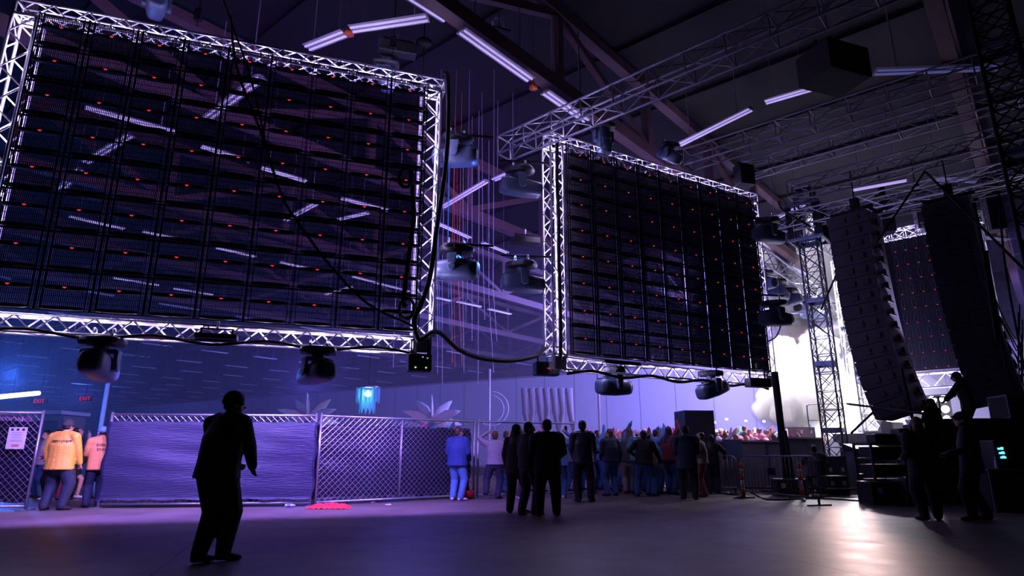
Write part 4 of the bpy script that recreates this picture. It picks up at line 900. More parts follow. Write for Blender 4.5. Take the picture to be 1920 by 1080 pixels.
# stage blinders and lamps in the smoke
def blinder(v, yaw, w, h, label):
    r = thing('stage_blinder', label, 'stage light', v, yaw); MB().box((0, .06, h / 2), (w, .10, h)).build('housing', 'black_metal', r, off=(0, 0, 0))
    nx, nz = max(1, int(w / .4)), max(1, int(h / .4))
    for i in range(nx):
        for j in range(nz): MB().lathe([(.15, -.01), (.14, .02), (.05, .03)], c=((i + .5 - nx / 2) * w / nx, -.005, (j + .5) * h / nz), rot=Matrix.Rotation(PI / 2, 3, 'X'), n=14).build('lamp', 'blinder_glow', r, off=(0, 0, 0))
    return r
blinder(AB(31, 4.0, 1.86), -.9, 1.6, 1.6, 'bank of blinding white stage lamps deep in the smoke, left')
blinder(AB(34, 1.0, 1.86), -.75, 2.0, 2.0, 'bank of blinding white stage lamps behind the tower feet')
# background behind the fence
def palm(px, py, Y, h, label):
    v = zat(Pd(px, py, Y), 0); r = thing('palm_sculpture', label, 'decor', v); MB().lathe([(.5, 0), (.35, .1), (.25, h * .62)], n=12).build('trunk', 'cloth_teal', r, True, off=(0, 0, 0))
    for k in range(7):
        t = PI * (k + .0) / 6; L = (1.2 + .4 * math.sin(t)) * h * .3; dx, dz = math.cos(t), .25 + .75 * math.sin(t); dy = .25 * (-1) ** k; mb = MB()
        pts = [Vector((dx * L * s, dy * L * s, h * .6 + dz * L * s - .25 * L * s * s)) for s in (0, .25, .5, .75, 1)]
        mb.path(pts, [(.10, .06), (.30, .08), (.34, .07), (.2, .05), (.02, .02)], 8, fwd=(0, .2, 1)); mb.build('leaf', 'cloth_white', r, True, off=(0, 0, 0))
palm(577, 800, 40, 5.0, 'pale inflatable palm sculpture by the white wall, left one')
palm(810, 800, 38, 4.7, 'pale inflatable palm sculpture by the white wall, right of the blue chandelier')
v = Pd(690, 738, 40); r = thing('fringe_chandelier', 'blue glowing tinsel fringe chandelier hanging before the white wall', 'chandelier', v)
mb = MB()
for k in range(46):
    t = 2 * PI * k / 46; mb.tube((math.cos(t) * .72, math.sin(t) * .72, .35), (math.cos(t) * .72, math.sin(t) * .72, -.35 - .12 * (k % 3)), .022, 3)
for k in range(34):
    t = 2 * PI * k / 34; mb.tube((math.cos(t) * .48, math.sin(t) * .48, .3), (math.cos(t) * .48, math.sin(t) * .48, -.95 - .14 * (k % 3)), .022, 3)
mb.build('fringe', 'cyan_tinsel', r, off=(0, 0, 0)); MB().lathe([(.78, .34), (.78, .42)], n=24).build('ring', 'alu_dark', r, off=(0, 0, 0)); MB().tube((0, 0, .4), (0, 0, 8), .02).build('drop_line', 'black_metal', r, off=(0, 0, 0)); MB().ball((0, 0, .0), .22, 12).build('lamp', mat('lamp_cyan', (.3, .8, 1), emit=(.45, .9, 1.0), estr=22, noise=.02), r, True, off=(0, 0, 0))
light('POINT', 'chandelier_light', v, 160, (.12, .55, 1.0), shadow_soft_size=.3)
v = Pd(922, 766, 44); r = thing('crescent_sculpture', 'thin crescent moon outline standing at the white wall', 'decor', v)
mb = MB(); mb.path([(1.15 * math.cos(t), 0, 1.15 * math.sin(t)) for t in [R(95) - R(235) * k / 24 for k in range(25)]], .035, 6); mb.path([(-.12 + .95 * math.cos(t), 0, .95 * math.sin(t) - .05) for t in [R(80) - R(190) * k / 24 for k in range(25)]], .03, 6); mb.build('rim', 'white_paint', r, True, off=(0, 0, 0)); MB().tube((.2, 0, -1.1), (.2, 0, -v.z), .04).build('stand', 'steel_galv', r, off=(0, 0, 0))
for k in range(7):
    a = Pd(985 + 14 * k, 770, 39); solo('wall_drape', (lambda mb: mb)(MB().path([zat(a, 5.3 - .25) + Vector((-.05, 0, 0)), zat(a, 3.6), zat(a, 2.2) + Vector((.25 * (-1) ** k, 0, 0)), zat(a, .05) + Vector((.3 * (-1) ** k, 0, 0))], [(.05, .24), (.06, .20), (.08, .12), (.08, .3)], 10, fwd=(0, 1, 0))), 'cloth_grey', 'gathered pale drape hung along the white wall behind the fence', 'drape', zat(a, 0), 'gathered drapes on the white wall', True)
for px, y0, Y, t in ((203, 715, 36, 'left, near the event staff'), (918, 692, 38, 'by the crescent outline'), (1120, 676, 36, 'under the left of the smaller video wall')):
    a = Pd(px, y0, Y); solo('tall_pole', MB().tube(zat(a, 0), a, .07 if px > 900 else .12, 8), 'white_paint', 'tall slim white pole standing in the audience, ' + t, 'pole', zat(a, 0), 'tall poles in the audience', True)
# far left: lit strip, exit signs, bar booth, roller door
a, b = Pd(-30, 747, 30), Pd(73, 737, 33); r = thing('led_strip_light', 'long blazing white light strip at the far left edge', 'light', a); MB().tube(a, b, .11, 8).build('tube', 'strip_white', r, True); MB().tube(a + UP * .16, b + UP * .16, .05, 6).build('carrier', 'black_metal', r); a2 = a.lerp(b, .5); MB().tube(a2 + UP * .1, zat(a2, 13.84), .02).build('drop_line', 'black_metal', r)
light('POINT', 'strip_spill_light', a + Vector((1, 0, 1.0)), 1900, (.04, .16, 1.0), shadow_soft_size=.4)
for px, py, w, t in ((73, 752, 1.3, 'nearer the light strip'), (159, 747, 1.1, 'over the roller door')):
    v = Pd(px, py, 52); r = thing('exit_sign', 'tiny glowing red exit sign on the far left, ' + t, 'sign', v); MB().box((0, .08, 0), (w, .1, .42)).build('housing', 'black_metal', r, off=(0, 0, 0)); link('lettering', text_mesh('EXIT', .46, 'neon_red', Matrix(((1, 0, 0), (0, 0, -1), (0, 1, 0))), (0, 0, -.16)), None, r); MB().tube((0, .08, .2), (0, .08, 13.9 - v.z), .02).build('drop_rod', 'black_metal', r, off=(0, 0, 0))
v = zat(Pd(30, 800, 46), 0); r = thing('bar_booth', 'low booth with dashes of white light along its roof edge, far left', 'booth', v)
MB().box((0, 1.5, 1.9), (6.2, 2.4, 3.8)).build('body', 'upper_wall', r, off=(0, 0, 0)); MB().box((0, 1.1, 4.0), (6.8, 3.2, .25)).build('roof', 'white_wall', r, off=(0, 0, 0)); MB().box((0, .22, 2.8), (5.6, .1, 1.3)).build('opening', 'dark_glass', r, off=(0, 0, 0))
for x0, x1 in ((-2.9, -1.1), (-.4, .5), (.9, 1.5)): MB().box(((x0 + x1) / 2 + .7, -.53, 3.95), (x1 - x0, .05, .10)).build('light_dash', 'strip_warm', r, off=(0, 0, 0))
v = zat(Pd(152, 800, 60), 0)
pw_ = W0 - WD * ((W0 - v).dot(WD)); dd = pw_ + WN * .18; g = MB(); g.beam(zat(dd - WD * 1.9, 2.2), zat(dd + WD * 1.9, 2.2), .08, 4.4); do = struct('door_1', g, 'cloth_grey'); mb = MB()
for k in range(11): mb.beam(zat(dd - WD * 1.9 + WN * .05, .2 + .4 * k), zat(dd + WD * 1.9 + WN * .05, .2 + .4 * k), .02, .04)
mb.build('slat', 'upper_wall', do)
# litter
v = G(617, 953); mb = MB(); rr = random.Random(3); P = []
N_ = 22
for j in range(12):
    for i in range(N_ + 1):
        u, w = i / N_ * 2 - 1, j / 11 * 2 - 1; e = max(0, 1 - u * u) * max(0, 1 - w * w); P.append((u * .42 + .05 * math.sin(j * 2.1), w * .26, .012 + .11 * e ** .6 * (.7 + .3 * math.sin(u * 9 + w * 5)) + .01 * math.sin(u * 23)))
base_n = len(P); P2 = [(x, y, .004) for x, y, z in P]; fs = []
for j in range(11):
    for i in range(N_): q = j * (N_ + 1) + i; fs += [(q, q + 1, q + N_ + 2, q + N_ + 1), (base_n + q + N_ + 1, base_n + q + N_ + 2, base_n + q + 1, base_n + q)]
mb.add([Vector(p) + v for p in P + P2], fs); solo('red_cloth', mb, 'red_cloth', 'crumpled bright red cloth on the floor at the fence foot', 'cloth', v, smooth=True)
for px, py, rz, m, t in ((543, 951, .1, 'cloth_blue', 'blue-labelled plastic bottle lying at the foot of the sheet-covered panel'), (765, 937, .5, 'clear_plastic', 'crushed plastic bottle under the fence by its middle post'), (800, 933, 1.0, 'clear_plastic', 'plastic bottle lying left of the puffer-jacketed person'), (1508, 941, .8, 'clear_plastic', 'clear bottle lying near the right foot of the lone barrier')):
    v = G(px, py); r = thing('plastic_bottle', t, 'bottle', v, rz); rot = Matrix.Rotation(PI / 2, 3, 'Y'); MB().lathe([(.028, 0), (.034, .02), (.034, .15), (.013, .2), (.013, .22)], c=(-.1, 0, .036), rot=rot, n=12).build('bottle_body', 'clear_plastic', r, True, off=(0, 0, 0)); MB().lathe([(.0345, .05), (.0345, .12)], c=(-.1, 0, .036), rot=rot, n=12).build('sleeve', m, r, True, off=(0, 0, 0))
for i, (px, py, s) in enumerate(((728, 947, .07), (700, 943, .06), (447, 965, .06), (1423, 935, .07), (1262, 929, .06), (1365, 924, .05))):
    v = G(px, py); mb = MB(); mb.add([v + Vector(p) for p in [(-s, -s * .5, .004), (s, -s * .6, .004), (s * .8, s * .5, .02), (-s * .7, s * .6, .012), (-s, -s * .5, .008), (s, -s * .6, .008), (s * .8, s * .5, .026), (-s * .7, s * .6, .018)]], [(3, 2, 1, 0), (4, 5, 6, 7), (0, 1, 5, 4), (1, 2, 6, 5), (2, 3, 7, 6), (3, 0, 4, 7)])
    solo('paper_scrap', mb, 'paper', ['white paper scrap on the floor before the fence middle post', 'small scrap close under the chain-link panel', 'scrap on the floor right of the black-clad guard', 'crumpled scrap beside the left foot of the lone barrier', 'white scrap on the floor among the standing feet', 'small scrap by the half-hidden barrier'][i], 'litter', v)
v = Pd(875, 920, 17.0); v.z = 0; solo('red_bucket', MB().lathe([(.10, 0), (.17, .03), (.2, .2), (.17, .2), (.1, .03)], c=v, n=14), 'red_cloth', 'low red tub at the foot of the fence corner post', 'tub', v, smooth=True)
#--PEOPLE--
# ------------------------------------------------------------------ people
def ik(a, b, l1, l2, hint):
    a, b = Vector(a), Vector(b); d = b - a; L = min(d.length, (l1 + l2) * .998); d.normalize(); b = a + d * L
    x = (l1 * l1 - l2 * l2 + L * L) / (2 * L); y = math.sqrt(max(0, l1 * l1 - x * x)); h = Vector(hint); h = (h - d * h.dot(d)).normalized()
    return a + d * x + h * y, b
def person(label, loc, yaw=0.0, h=1.75, wf=1.0, lean=(0, 0), feet=None, hands=None, elb=None, head=(0, 0), top='cloth_black', legs='cloth_black', shoes='cloth_black', hair='short', hairc='hair_black',
           skin='skin_a', sleeve=1.0, hem=.47, hood=False, collar=True, shorts=False, drop=0.0, lod=0, hipx=0.0, twist=0.0, group=None, name='person', vest=None, slim=1.0, puffer=False):
    r = thing(name, label, 'person', loc, yaw, group); S = h; wf *= 1.10; slim *= 1.06
    feet = feet or ((-.065, .0, 8), (.065, .0, -8))
    pel = Vector((hipx, -lean[1] * .25, .525 - drop)); ln = Vector((lean[0], lean[1], math.sqrt(max(.1, 1 - lean[0] ** 2 - lean[1] ** 2))))
    chest = pel + ln * .19; sc_ = pel + ln * .285; nb = pel + ln * .315 + Vector((0, .004, 0)); ctw, stw = math.cos(twist), math.sin(twist); X = Vector((ctw, stw, 0)); Yd = Vector((-stw, ctw, 0))
    sh = [sc_ + X * (s * .104 * wf) for s in (-1, 1)]; hp = [pel + Vector((s * .052 * (wf * .5 + .5), 0, -.01)) for s in (-1, 1)]
    up = (nb - sc_).normalized(); hrot = Matrix.Rotation(head[0], 3, 'Z') @ Matrix.Rotation(head[1], 3, 'X')
    hc = nb + up * .032 + hrot @ Vector((0, .012, .058)); HS = 1.10; HV = lambda x, y, z: hc + hrot @ Vector((x * HS, y * HS, z * HS))
    hands = hands or (None, None); elb = elb or ((-.5, -1, -.2), (.5, -1, -.2)); W = []; E_ = []
    for i, s in enumerate((-1, 1)):
        t = Vector(hands[i]) if hands[i] is not None else sh[i] + X * (s * .035) + Yd * .03 + Vector((0, 0, -.305))
        e, w = ik(sh[i], t, .168, .15, elb[i]); E_.append(e); W.append(w)
    K = []; A = []; T = []
    for i in (0, 1):
        f = feet[i]; z = f[3] if len(f) > 3 else 0.0; fy = R(f[2]); an = Vector((f[0], f[1], .042 + z)); fd = Vector((-math.sin(fy), math.cos(fy), 0))
        k, an = ik(hp[i], an, .245, .245, fd + Vector((0, .2, .1))); K.append(k); A.append(an); T.append(fd)
    n = 8 if lod else 12; q = slim
    B = MB()      # the body
    B.limb([pel + Vector((0, 0, -.02)), pel + ln * .07, chest, sc_], [(.066 * q, .088 * wf), (.058 * q, .078 * wf), (.066 * q, .092 * wf), (.045, .088 * wf)], n, fwd=Yd)
    B.limb([sc_ - up * .01, nb + up * .03, HV(0, -.01, -.03)], [.040, .031, .031], n)
    B.ball(HV(0, -.006, .012), (.048, .060, .058), n + 2, hrot); B.ball(HV(0, .018, -.022), (.038, .040, .046), n, hrot); B.ball(HV(0, .036, -.046), (.018, .014, .014), 8, hrot)
    if not lod:
        B.limb([HV(0, .050, .010), HV(0, .062, -.014)], [.006, .009], 8); B.ball(HV(0, .046, .018), (.026, .012, .007), 8, hrot)
        for s in (-1, 1): B.ball(HV(s * .045, -.004, -.004), (.006, .012, .018), 8, hrot)
    for i, s in enumerate((-1, 1)):
        B.limb([sh[i], E_[i], W[i]], [.034 * q, .026 * q, .0175], n); hd = (W[i] - E_[i]).normalized()
        side = hd.cross(Yd if abs(hd.dot(Yd)) < .8 else UP).normalized(); nrm = side.cross(hd)
        B.limb([W[i], W[i] + hd * .028, W[i] + hd * .05], [(.012, .016), (.011, .023), (.010, .022)], 8, fwd=nrm)
        if not lod:
            for k, (o, L) in enumerate(((-.018, .036), (-.006, .042), (.006, .040), (.018, .032))):
                p0 = W[i] + hd * .05 + side * o; B.limb([p0, p0 + hd * L * .5 + nrm * .004 + side * o * .15, p0 + hd * L * .85 + nrm * .016 + side * o * .2], [.0062, .0058, .005], 6)
            tb = W[i] + hd * .018 - side * .018; B.limb([tb, tb + hd * .02 - side * .018 + nrm * .005, tb + hd * .04 - side * .02 + nrm * .01], [.0075, .007, .0055], 6)
        B.limb([hp[i], K[i], A[i]], [.060 * q, .038 * q, .026], n); B.limb([A[i] + T[i] * -.012 - Vector((0, 0, .012)), A[i] + T[i] * .075 - Vector((0, 0, .028))], [.025, (.013, .024)], 8)
    def fin(mb, nm, m, vx, smooth=6):
        o = link(nm, mb_scaled(mb, S).mesh(nm), m, r, True); md = o.modifiers.new('skin', 'REMESH'); md.mode = 'VOXEL'; md.voxel_size = vx; md.use_smooth_shade = True
        sm = o.modifiers.new('soft', 'SMOOTH'); sm.factor = .5; sm.iterations = smooth; return o
    def mb_scaled(mb, s):
        z = MB(); z.v = [v * s for v in mb.v]; z.f = mb.f; return z
    body = fin(B, 'body', skin, .030 if lod else .0125, 1 if not lod else 2)
    Tm = MB(); pf = 1.16 if puffer else 1.0     # the top
    hz = hem - drop; hemp = pel + Vector((0, 0, hz - pel.z))
    hw_ = max(.118 * wf * pf, .052 * (wf * .5 + .5) + .068 * q + .016); Tm.limb([hemp + Vector((0, 0, .012)), pel + ln * .05, chest, sc_ + up * .005], [(.100 * q * pf, hw_), (.088 * q * pf, max(.104 * wf * pf, hw_ * .93)), (.088 * q * pf, .116 * wf * pf), (.062 * pf, .104 * wf)], n + 4, fwd=Yd, flat0=True)
    Tm.limb([sh[0] + X * .02, sh[1] - X * .02], [.046, .046], n)
    for i in (0, 1): Tm.limb([nb - up * .012, sh[i].lerp(nb, .45) + up * .012, sh[i] + up * .004], [.040, .044, .046], n)
    for i in (0, 1):
        if sleeve >= 1: Tm.limb([sh[i], E_[i], W[i] + (E_[i] - W[i]) * .02], [.054 * pf, .043 * pf, .031 * pf], n)
        elif sleeve > 0: Tm.limb([sh[i], sh[i].lerp(E_[i], sleeve)], [.050, .045], n)
    if collar: Tm.limb([sc_, nb + up * .012], [(.052, .064), (.040, .044)], n)
    if hood: Tm.ball(sc_ - Yd * .055 + up * .02, (.075 * wf, .04, .05), n)
    tp = fin(Tm, 'jacket' if sleeve >= 1 else 'shirt', top, .032 if lod else .016, 2)
    L_ = MB()      # trousers
    L_.limb([pel + Vector((0, 0, .03)), pel + Vector((0, 0, -.03))], [(.074 * q, .096 * wf), (.078 * q, .100 * wf)], n, fwd=(0, 1, 0))
    for i in (0, 1):
        if shorts: L_.limb([hp[i], hp[i].lerp(K[i], .55)], [.068 * q, .062 * q], n)
        else: L_.limb([hp[i], K[i], A[i] + Vector((0, 0, .005))], [.070 * q, .055 * q, .046], n)
    fin(L_, 'shorts' if shorts else 'trousers', legs, .032 if lod else .016, 2)
    for i in (0, 1):
        s_ = MB(); a = A[i]; t = T[i]; z0 = a.z - .042; s_.limb([a + t * -.022 + Vector((0, 0, -.012)), a + t * .035 + Vector((0, 0, -.018)), a + t * .095 + Vector((0, 0, -.026))], [(.030, .026), (.024, .029), (.014, .027)], 10, fwd=(0, 0, 1))
        zz = z0; s_.v = [Vector((v.x, v.y, max(v.z, zz + .003))) for v in s_.v]; s_.v = [v * S for v in s_.v]; link('shoe', s_.mesh('shoe'), shoes, r, True)
    if not lod:
        for s in (-1, 1):
            e = MB().ball(HV(s * .017, .0475, .004) * S, .0055 * S, 8); e.build('eye', 'lens', r, True, off=(0, 0, 0))
        MB().ball(HV(0, .051, -.028) * S, (.013 * S, .004 * S, .0035 * S), 8, hrot).build('mouth', 'cloth_pink', r, True, off=(0, 0, 0))
    H = MB()
    if hair in ('short', 'long', 'bun', 'curly'):
        H.ball(HV(0, -.014, .022) , (.056, .060, .058), n, hrot); H.ball(HV(0, -.030, -.008), (.050, .038, .044), n, hrot)
        if hair == 'curly':
            for k in range(14): t = k * 2.4; H.ball(HV(.04 * math.cos(t), -.02 + .035 * math.sin(t), .02 + .035 * ((k * 7) % 10) / 10), .022, 8)
        if hair == 'long':
            H.limb([HV(0, -.035, .0), HV(0, -.050, -.07), sc_ - Yd * .058 - up * .04, chest - Yd * .07 + up * .02], [(.030, .046), (.026, .056), (.022, .062), (.012, .045)], n, fwd=Yd)
            for s in (-1, 1): H.limb([HV(s * .044, -.004, .01), HV(s * .052, -.006, -.06), nb + X * (s * .055) - up * .04], [.016, .018, .012], 8)
        if hair == 'bun': H.ball(HV(0, -.058, .045), .024, 10)
        fin(H, 'hair', hairc, .03 if lod else .011, 2)
    elif hair in ('beanie', 'cap', 'hat'):
        H.ball(HV(0, -.006, .026), (.059, .068, .058), n + 2, hrot)
        if hair == 'beanie': H.ball(HV(0, -.008, .010), (.061, .070, .034), n + 2, hrot)
        if hair == 'cap': H.limb([HV(0, .035, .034), HV(0, .085, .024)], [(.010, .040), (.006, .032)], 10, fwd=hrot @ Vector((0, 0, 1)))
        if hair == 'hat': H.lathe([(.095, .018), (.1, .024), (.06, .032), (.052, .05)], c=hc, rot=hrot, n=16)
        fin(H, {'beanie': 'beanie', 'cap': 'cap', 'hat': 'hat'}[hair], hairc, .03 if lod else .011, 2)
        g = MB().ball(HV(0, -.022, -.014), (.046, .040, .034), n, hrot); o = fin(g, 'hair', 'hair_black', .03 if lod else .012, 2)
    elif hair == 'hood':
        H.ball(HV(0, -.014, .014), (.060, .066, .064), n, hrot); H.limb([HV(0, -.03, -.02), sc_ - Yd * .03], [(.05, .06), (.05, .075)], n, fwd=Yd); fin(H, 'hood', hairc, .03 if lod else .013, 2)
    r['_w'] = [tuple(w * S) for w in W]; del r['_w']
    r_hands = [r.matrix_basis @ (w * S) for w in W]
    return r, r_hands, tp
def rotp(loc, yaw, p): return Vector(loc) + Matrix.Rotation(yaw, 3, 'Z') @ Vector(p)
def at_foot(px, py): return G(px, py)
def held(mb_fn, name, label, cat, loc, yaw=0): 
    return mb_fn(thing(name, label, cat, loc, yaw))
def lettering_on(person_r, jacket, txts, size, face=-1, zc=.76, h=1.8):
    dg = bpy.context.evaluated_depsgraph_get(); ev = jacket.evaluated_get(dg); me = ev.to_mesh(); bv = BVHTree.FromPolygons([v.co.copy() for v in me.vertices], [tuple(p.vertices) for p in me.polygons]); ev.to_mesh_clear()
    for k, (t, dz, xo) in enumerate(txts):
        m3 = Matrix(((1, 0, 0), (0, 0, -1), (0, 1, 0))); lt = text_mesh(t, size, 'ink', m3, (xo, 0, zc * h + dz), .003)
        bm = bmesh.new(); bm.from_mesh(lt); bmesh.ops.subdivide_edges(bm, edges=[e for e in bm.edges if e.calc_length() > .03], cuts=2, use_grid_fill=True); bm.to_mesh(lt); bm.free()
        for v in lt.vertices:
            hit = bv.ray_cast(Vector((v.co.x, -2, v.co.z)), Vector((0, 1, 0)))
            v.co.y = (hit[0].y if hit[0] is not None else -.15) - .012 + v.co.y
        o = bpy.data.objects.new('lettering', lt); col.objects.link(o); o.parent = jacket

# the guard in front
GY = -.40
gl = G(394, 1054)
person('black-clad guard in a dark cap standing alone before the sheet-covered fence, hands at belly', gl, GY, 1.78, 1.14, lean=(.03, .10), hipx=.0, feet=((-.035, -.06, -10), (.03, .06, -45)), hands=((-.06, .15, .57), (.085, .17, .545)), elb=((-.8, -.6, -.2), (1, -.25, -.2)), head=(-.5, -.08),
       top='cloth_black', legs='cloth_black', hair='beanie', hairc='cloth_black', hem=.46, slim=1.14)
# event staff at the fence opening
el_ = G(97, 957)
_, _, jk = person('event staff person in bright yellow jacket and dark beanie, back turned at the fence opening', el_, -.12, 1.80, 1.25, feet=((-.09, -.03, 14), (.085, .02, -40)), hands=(None, (.16, .12, .47)), elb=((-1, -.3, 0), (1, -.6, -.1)), top='cloth_yellow', legs='cloth_navy', hair='beanie', hairc='cloth_charcoal', hem=.43, slim=1.2, head=(-.1, -.1))
lettering_on(_, jk, [('EVENT STAFF', 0, .06)], .068, zc=.745, h=1.80)
_, _, jk = person('event staff person in orange jacket and bright blue cap, half hidden by the privacy sheet', zat(Pd(188, 850, 14.25), 0), .75, 1.70, 1.0, lean=(0, .10), hands=((-.10, .17, .60), (.10, .16, .58)), top='cloth_orange', legs='cloth_navy', hair='cap', hairc='cloth_blue', hem=.44, head=(.1, -.35))
lettering_on(_, jk, [('EVENT', .045, 0), ('STAFF', -.045, 0)], .08, zc=.72, h=1.70)
person('person in black shorts and white shoes bending forward with bare legs beside the yellow jacket', G(147, 934), -1.15, 1.66, .9, lean=(0, .62), feet=((-.05, .10, 0), (.06, -.02, -10)), hands=((-.08, .42, .58), (.08, .44, .56)), elb=((-1, 0, -1), (1, 0, -1)), drop=.05, top='cloth_charcoal', legs='cloth_black', shorts=True, shoes='cloth_white', sleeve=.8, hair='long', hem=.49, head=(0, -.2), skin='skin_a')
person('person in a maroon top and white shoes standing right behind the far left fence post', G(52, 941) + Vector((.05, .6, 0)), 2.5, 1.70, .95, hands=((-.1, .15, .55), (.1, .14, .6)), top='cloth_maroon', legs='cloth_black', shoes='cloth_white', hair='long', head=(.4, 0), skin='skin_a')
person('dark-haired person in white facing us behind the left shoulder of the yellow jacket', Pd(84, 850, 17.5) * Vector((1, 1, 0)) if False else zat(Pd(84, 850, 17.5), 0), 2.7, 1.72, 1.0, top='cloth_white', legs='cloth_jeans', hair='short', head=(.2, -.1))
person('dark-haired person looking down, in navy, behind the right shoulder of the yellow jacket', zat(Pd(131, 850, 16.5), 0), -1.9, 1.70, .95, lean=(0, .15), top='cloth_navy', legs='cloth_maroon', hair='long', head=(0, -.5))
person('person in maroon trousers with head tilted back, in the queue behind the bending person', zat(Pd(140, 850, 17.6), 0), -1.4, 1.80, 1.0, top='cloth_charcoal', legs='cloth_maroon', hair='curly', hairc='hair_brown', head=(0, .35))
_, hh_, _ = person('person in grey raising an arm by the left edge of the privacy sheet', zat(Pd(196, 850, 17.2), 0), 1.6, 1.74, 1.0, hands=((-.12, .20, .92), (.15, .04, .45)), elb=((-1, .2, -.6), (1, -1, 0)), top='cloth_grey', legs='cloth_jeans', hair='short')
# along the mesh
person('person in a blue puffer jacket and light jeans with white shoes, watching at the fence', zat(Pd(858, 850, 16.3), 0), -.35, 1.76, 1.05, feet=((-.06, 0, 5), (.06, .0, -35)), hands=((-.12, .12, .55), (.12, .14, .56)), elb=((-.45, -1, -.3), (.45, -1, -.3)), top='cloth_navy_puffer', legs='cloth_jeans_light', shoes='cloth_white', hair='short', hairc='hair_brown', hem=.46, puffer=True, head=(-.5, 0))
person('person in grey sweater with auburn hair, one hand up on the fence mesh, leg bent', zat(Pd(928, 850, 16.95), 0), -.1, 1.68, 1.08, feet=((-.11, -.16, 25, .06), (.05, 0, -25)), hands=((-.15, .12, .98), (.15, .08, .48)), elb=((-1, -.4, -.5), (1, -.6, 0)), top='cloth_grey', legs='cloth_navy', shoes='cloth_black', hair='short', hairc='hair_auburn', hem=.49, skin='skin_a')
person('all-black figure with long black hair at the left of the nearest dark trio', G(968, 962), -.55, 1.68, .95, feet=((-.05, -.06, 30), (.06, .02, -50)), top='cloth_black', legs='cloth_black', hair='long', hem=.42, head=(-.5, 0))
person('figure in a charcoal jacket with a pale shirt tail, middle of the nearest dark trio', G(990, 966), -.9, 1.70, .98, feet=((-.05, -.05, 20), (.06, .05, -30)), hands=((-.12, .12, .55), (.13, .10, .52)), top='cloth_charcoal', legs='cloth_charcoal', hair='short', hem=.49, head=(-.5, -.1))
person('broad all-black figure seen from behind, right of the nearest dark trio', G(1028, 968), .0, 1.74, 1.22, feet=((-.09, 0, 10), (.09, .0, -12)), top='cloth_black', legs='cloth_black', hair='short', hem=.42, hands=((-.13, .12, .6), (.13, .12, .6)), elb=((-.45, -1, -.3), (.45, -1, -.3)), head=(.2, 0), slim=1.1)
person('person in a pale grey cap facing right, behind the nearest dark trio', G(975, 936), -1.3, 1.74, 1.0, top='cloth_charcoal', legs='cloth_charcoal', shoes='cloth_white', hair='cap', hairc='cloth_grey', head=(-.2, 0))
_, hh_, _ = person('curly-haired person in blue holding up a phone beside the tall dark figure', G(1050, 934), -.3, 1.68, .95, hands=((-.14, .05, .45), (.09, .12, .99)), elb=((-1, -1, 0), (1, -.2, -.8)), top='cloth_blue', legs='cloth_jeans', shoes='cloth_white', hair='curly', hairc='hair_brown', head=(-.8, 0))
v = hh_[1] + Vector((0, .02, .10)); ph = MB().box(v, (.075, .012, .15)); solo('phone', ph, 'black_plastic', 'phone held up by the curly-haired person in blue', 'phone', v, bevel=.005)
person('tallest dark figure with tousled hair, back turned, left of the leather jacket', G(1096, 941), .05, 1.90, 1.05, feet=((-.075, 0, 15), (.085, .0, -30)), hands=((-.12, .11, .56), (.10, .15, .58)), elb=((-.45, -1, -.3), (.45, -1, -.3)), top='cloth_black', legs='cloth_black', shoes='cloth_charcoal', hair='short', hem=.46, head=(-.2, 0))
_, hh_, _ = person('person waving a raised hand just behind the tallest dark figure', G(1117, 918), .2, 1.72, .95, hands=((-.14, .06, .5), (-.03, .10, 1.06)), elb=((-1, -1, 0), (1, .1, -.5)), top='cloth_navy', legs='cloth_charcoal', hair='long', hairc='hair_brown', head=(.3, .1))
person('person in a dark leather jacket and blue jeans facing left toward the fence', G(1148, 930), .35, 1.78, 1.08, feet=((-.07, 0, 25), (.07, .0, -10)), hands=((-.11, .13, .56), None), elb=((-.45, -1, -.2), (.4, -1, -.2)), top='cloth_navy', legs='cloth_jeans', hair='short', hairc='hair_brown', hem=.50, head=(.9, 0))
M['leather'] = mat('leather', (.02, .024, .045), .32, noise=.2, bump=.4, bscale=12)
for o in bpy.data.objects:
    if o.name.startswith('jacket') and o.parent and 'leather' in o.parent.get('label', ''): o.data.materials[0] = M['leather']
person('stooped person in a teal cap and grey sweater next to the leather jacket', G(1180, 926), -.3, 1.68, 1.05, lean=(.05, .12), feet=((-.06, 0, 10), (.07, .05, -10)), top='cloth_charcoal', legs='cloth_tan', hair='cap', hairc='cloth_teal', hem=.50, head=(-.3, -.2))
person('person in a black sweater with legs set wide apart, reaching right with one hand', G(1211, 931), -.25, 1.78, 1.0, lean=(.04, .05), feet=((-.12, -.05, 15), (.13, .02, -30)), hands=((-.13, .12, .6), (.25, .10, .50)), elb=((-1, -.5, 0), (1, -.5, -.2)), top='cloth_black', legs='cloth_jeans', hair='short', hem=.48, head=(-.1, 0), drop=.025)
person('person in peach with an orange scarf facing left behind the reaching black sweater', G(1243, 915), 1.2, 1.72, 1.0, top='cloth_peach', legs='cloth_jeans', hair='short', shoes='cloth_white', head=(.2, 0))
person('person in a white top glimpsed behind the black sweater', G(1222, 908), .2, 1.74, 1.0, top='cloth_white', legs='cloth_white', hair='hat', hairc='cloth_white', head=(-.4, 0))
person('long-haired person in black with a pink sleeve, left of the broad dark coat', G(1265, 919), -.2, 1.70, .95, feet=((-.06, -.08, 35), (.06, .05, -10)), hands=((-.15, .1, .56), None), elb=((-.45, -1, -.2), (.4, -1, -.2)), top='cloth_black', legs='cloth_black', hair='long', head=(.4, 0))
person('broad figure in a dark navy coat before the black loudspeaker tower', G(1293, 937), -.05, 1.82, 1.2, feet=((-.075, 0, 10), (.09, .02, -35)), hands=((-.11, .12, .58), (.12, .12, .56)), elb=((-.45, -1, -.3), (.45, -1, -.3)), top='cloth_navy', legs='cloth_black', hair='short', hem=.40, hood=True, head=(.0, 0))
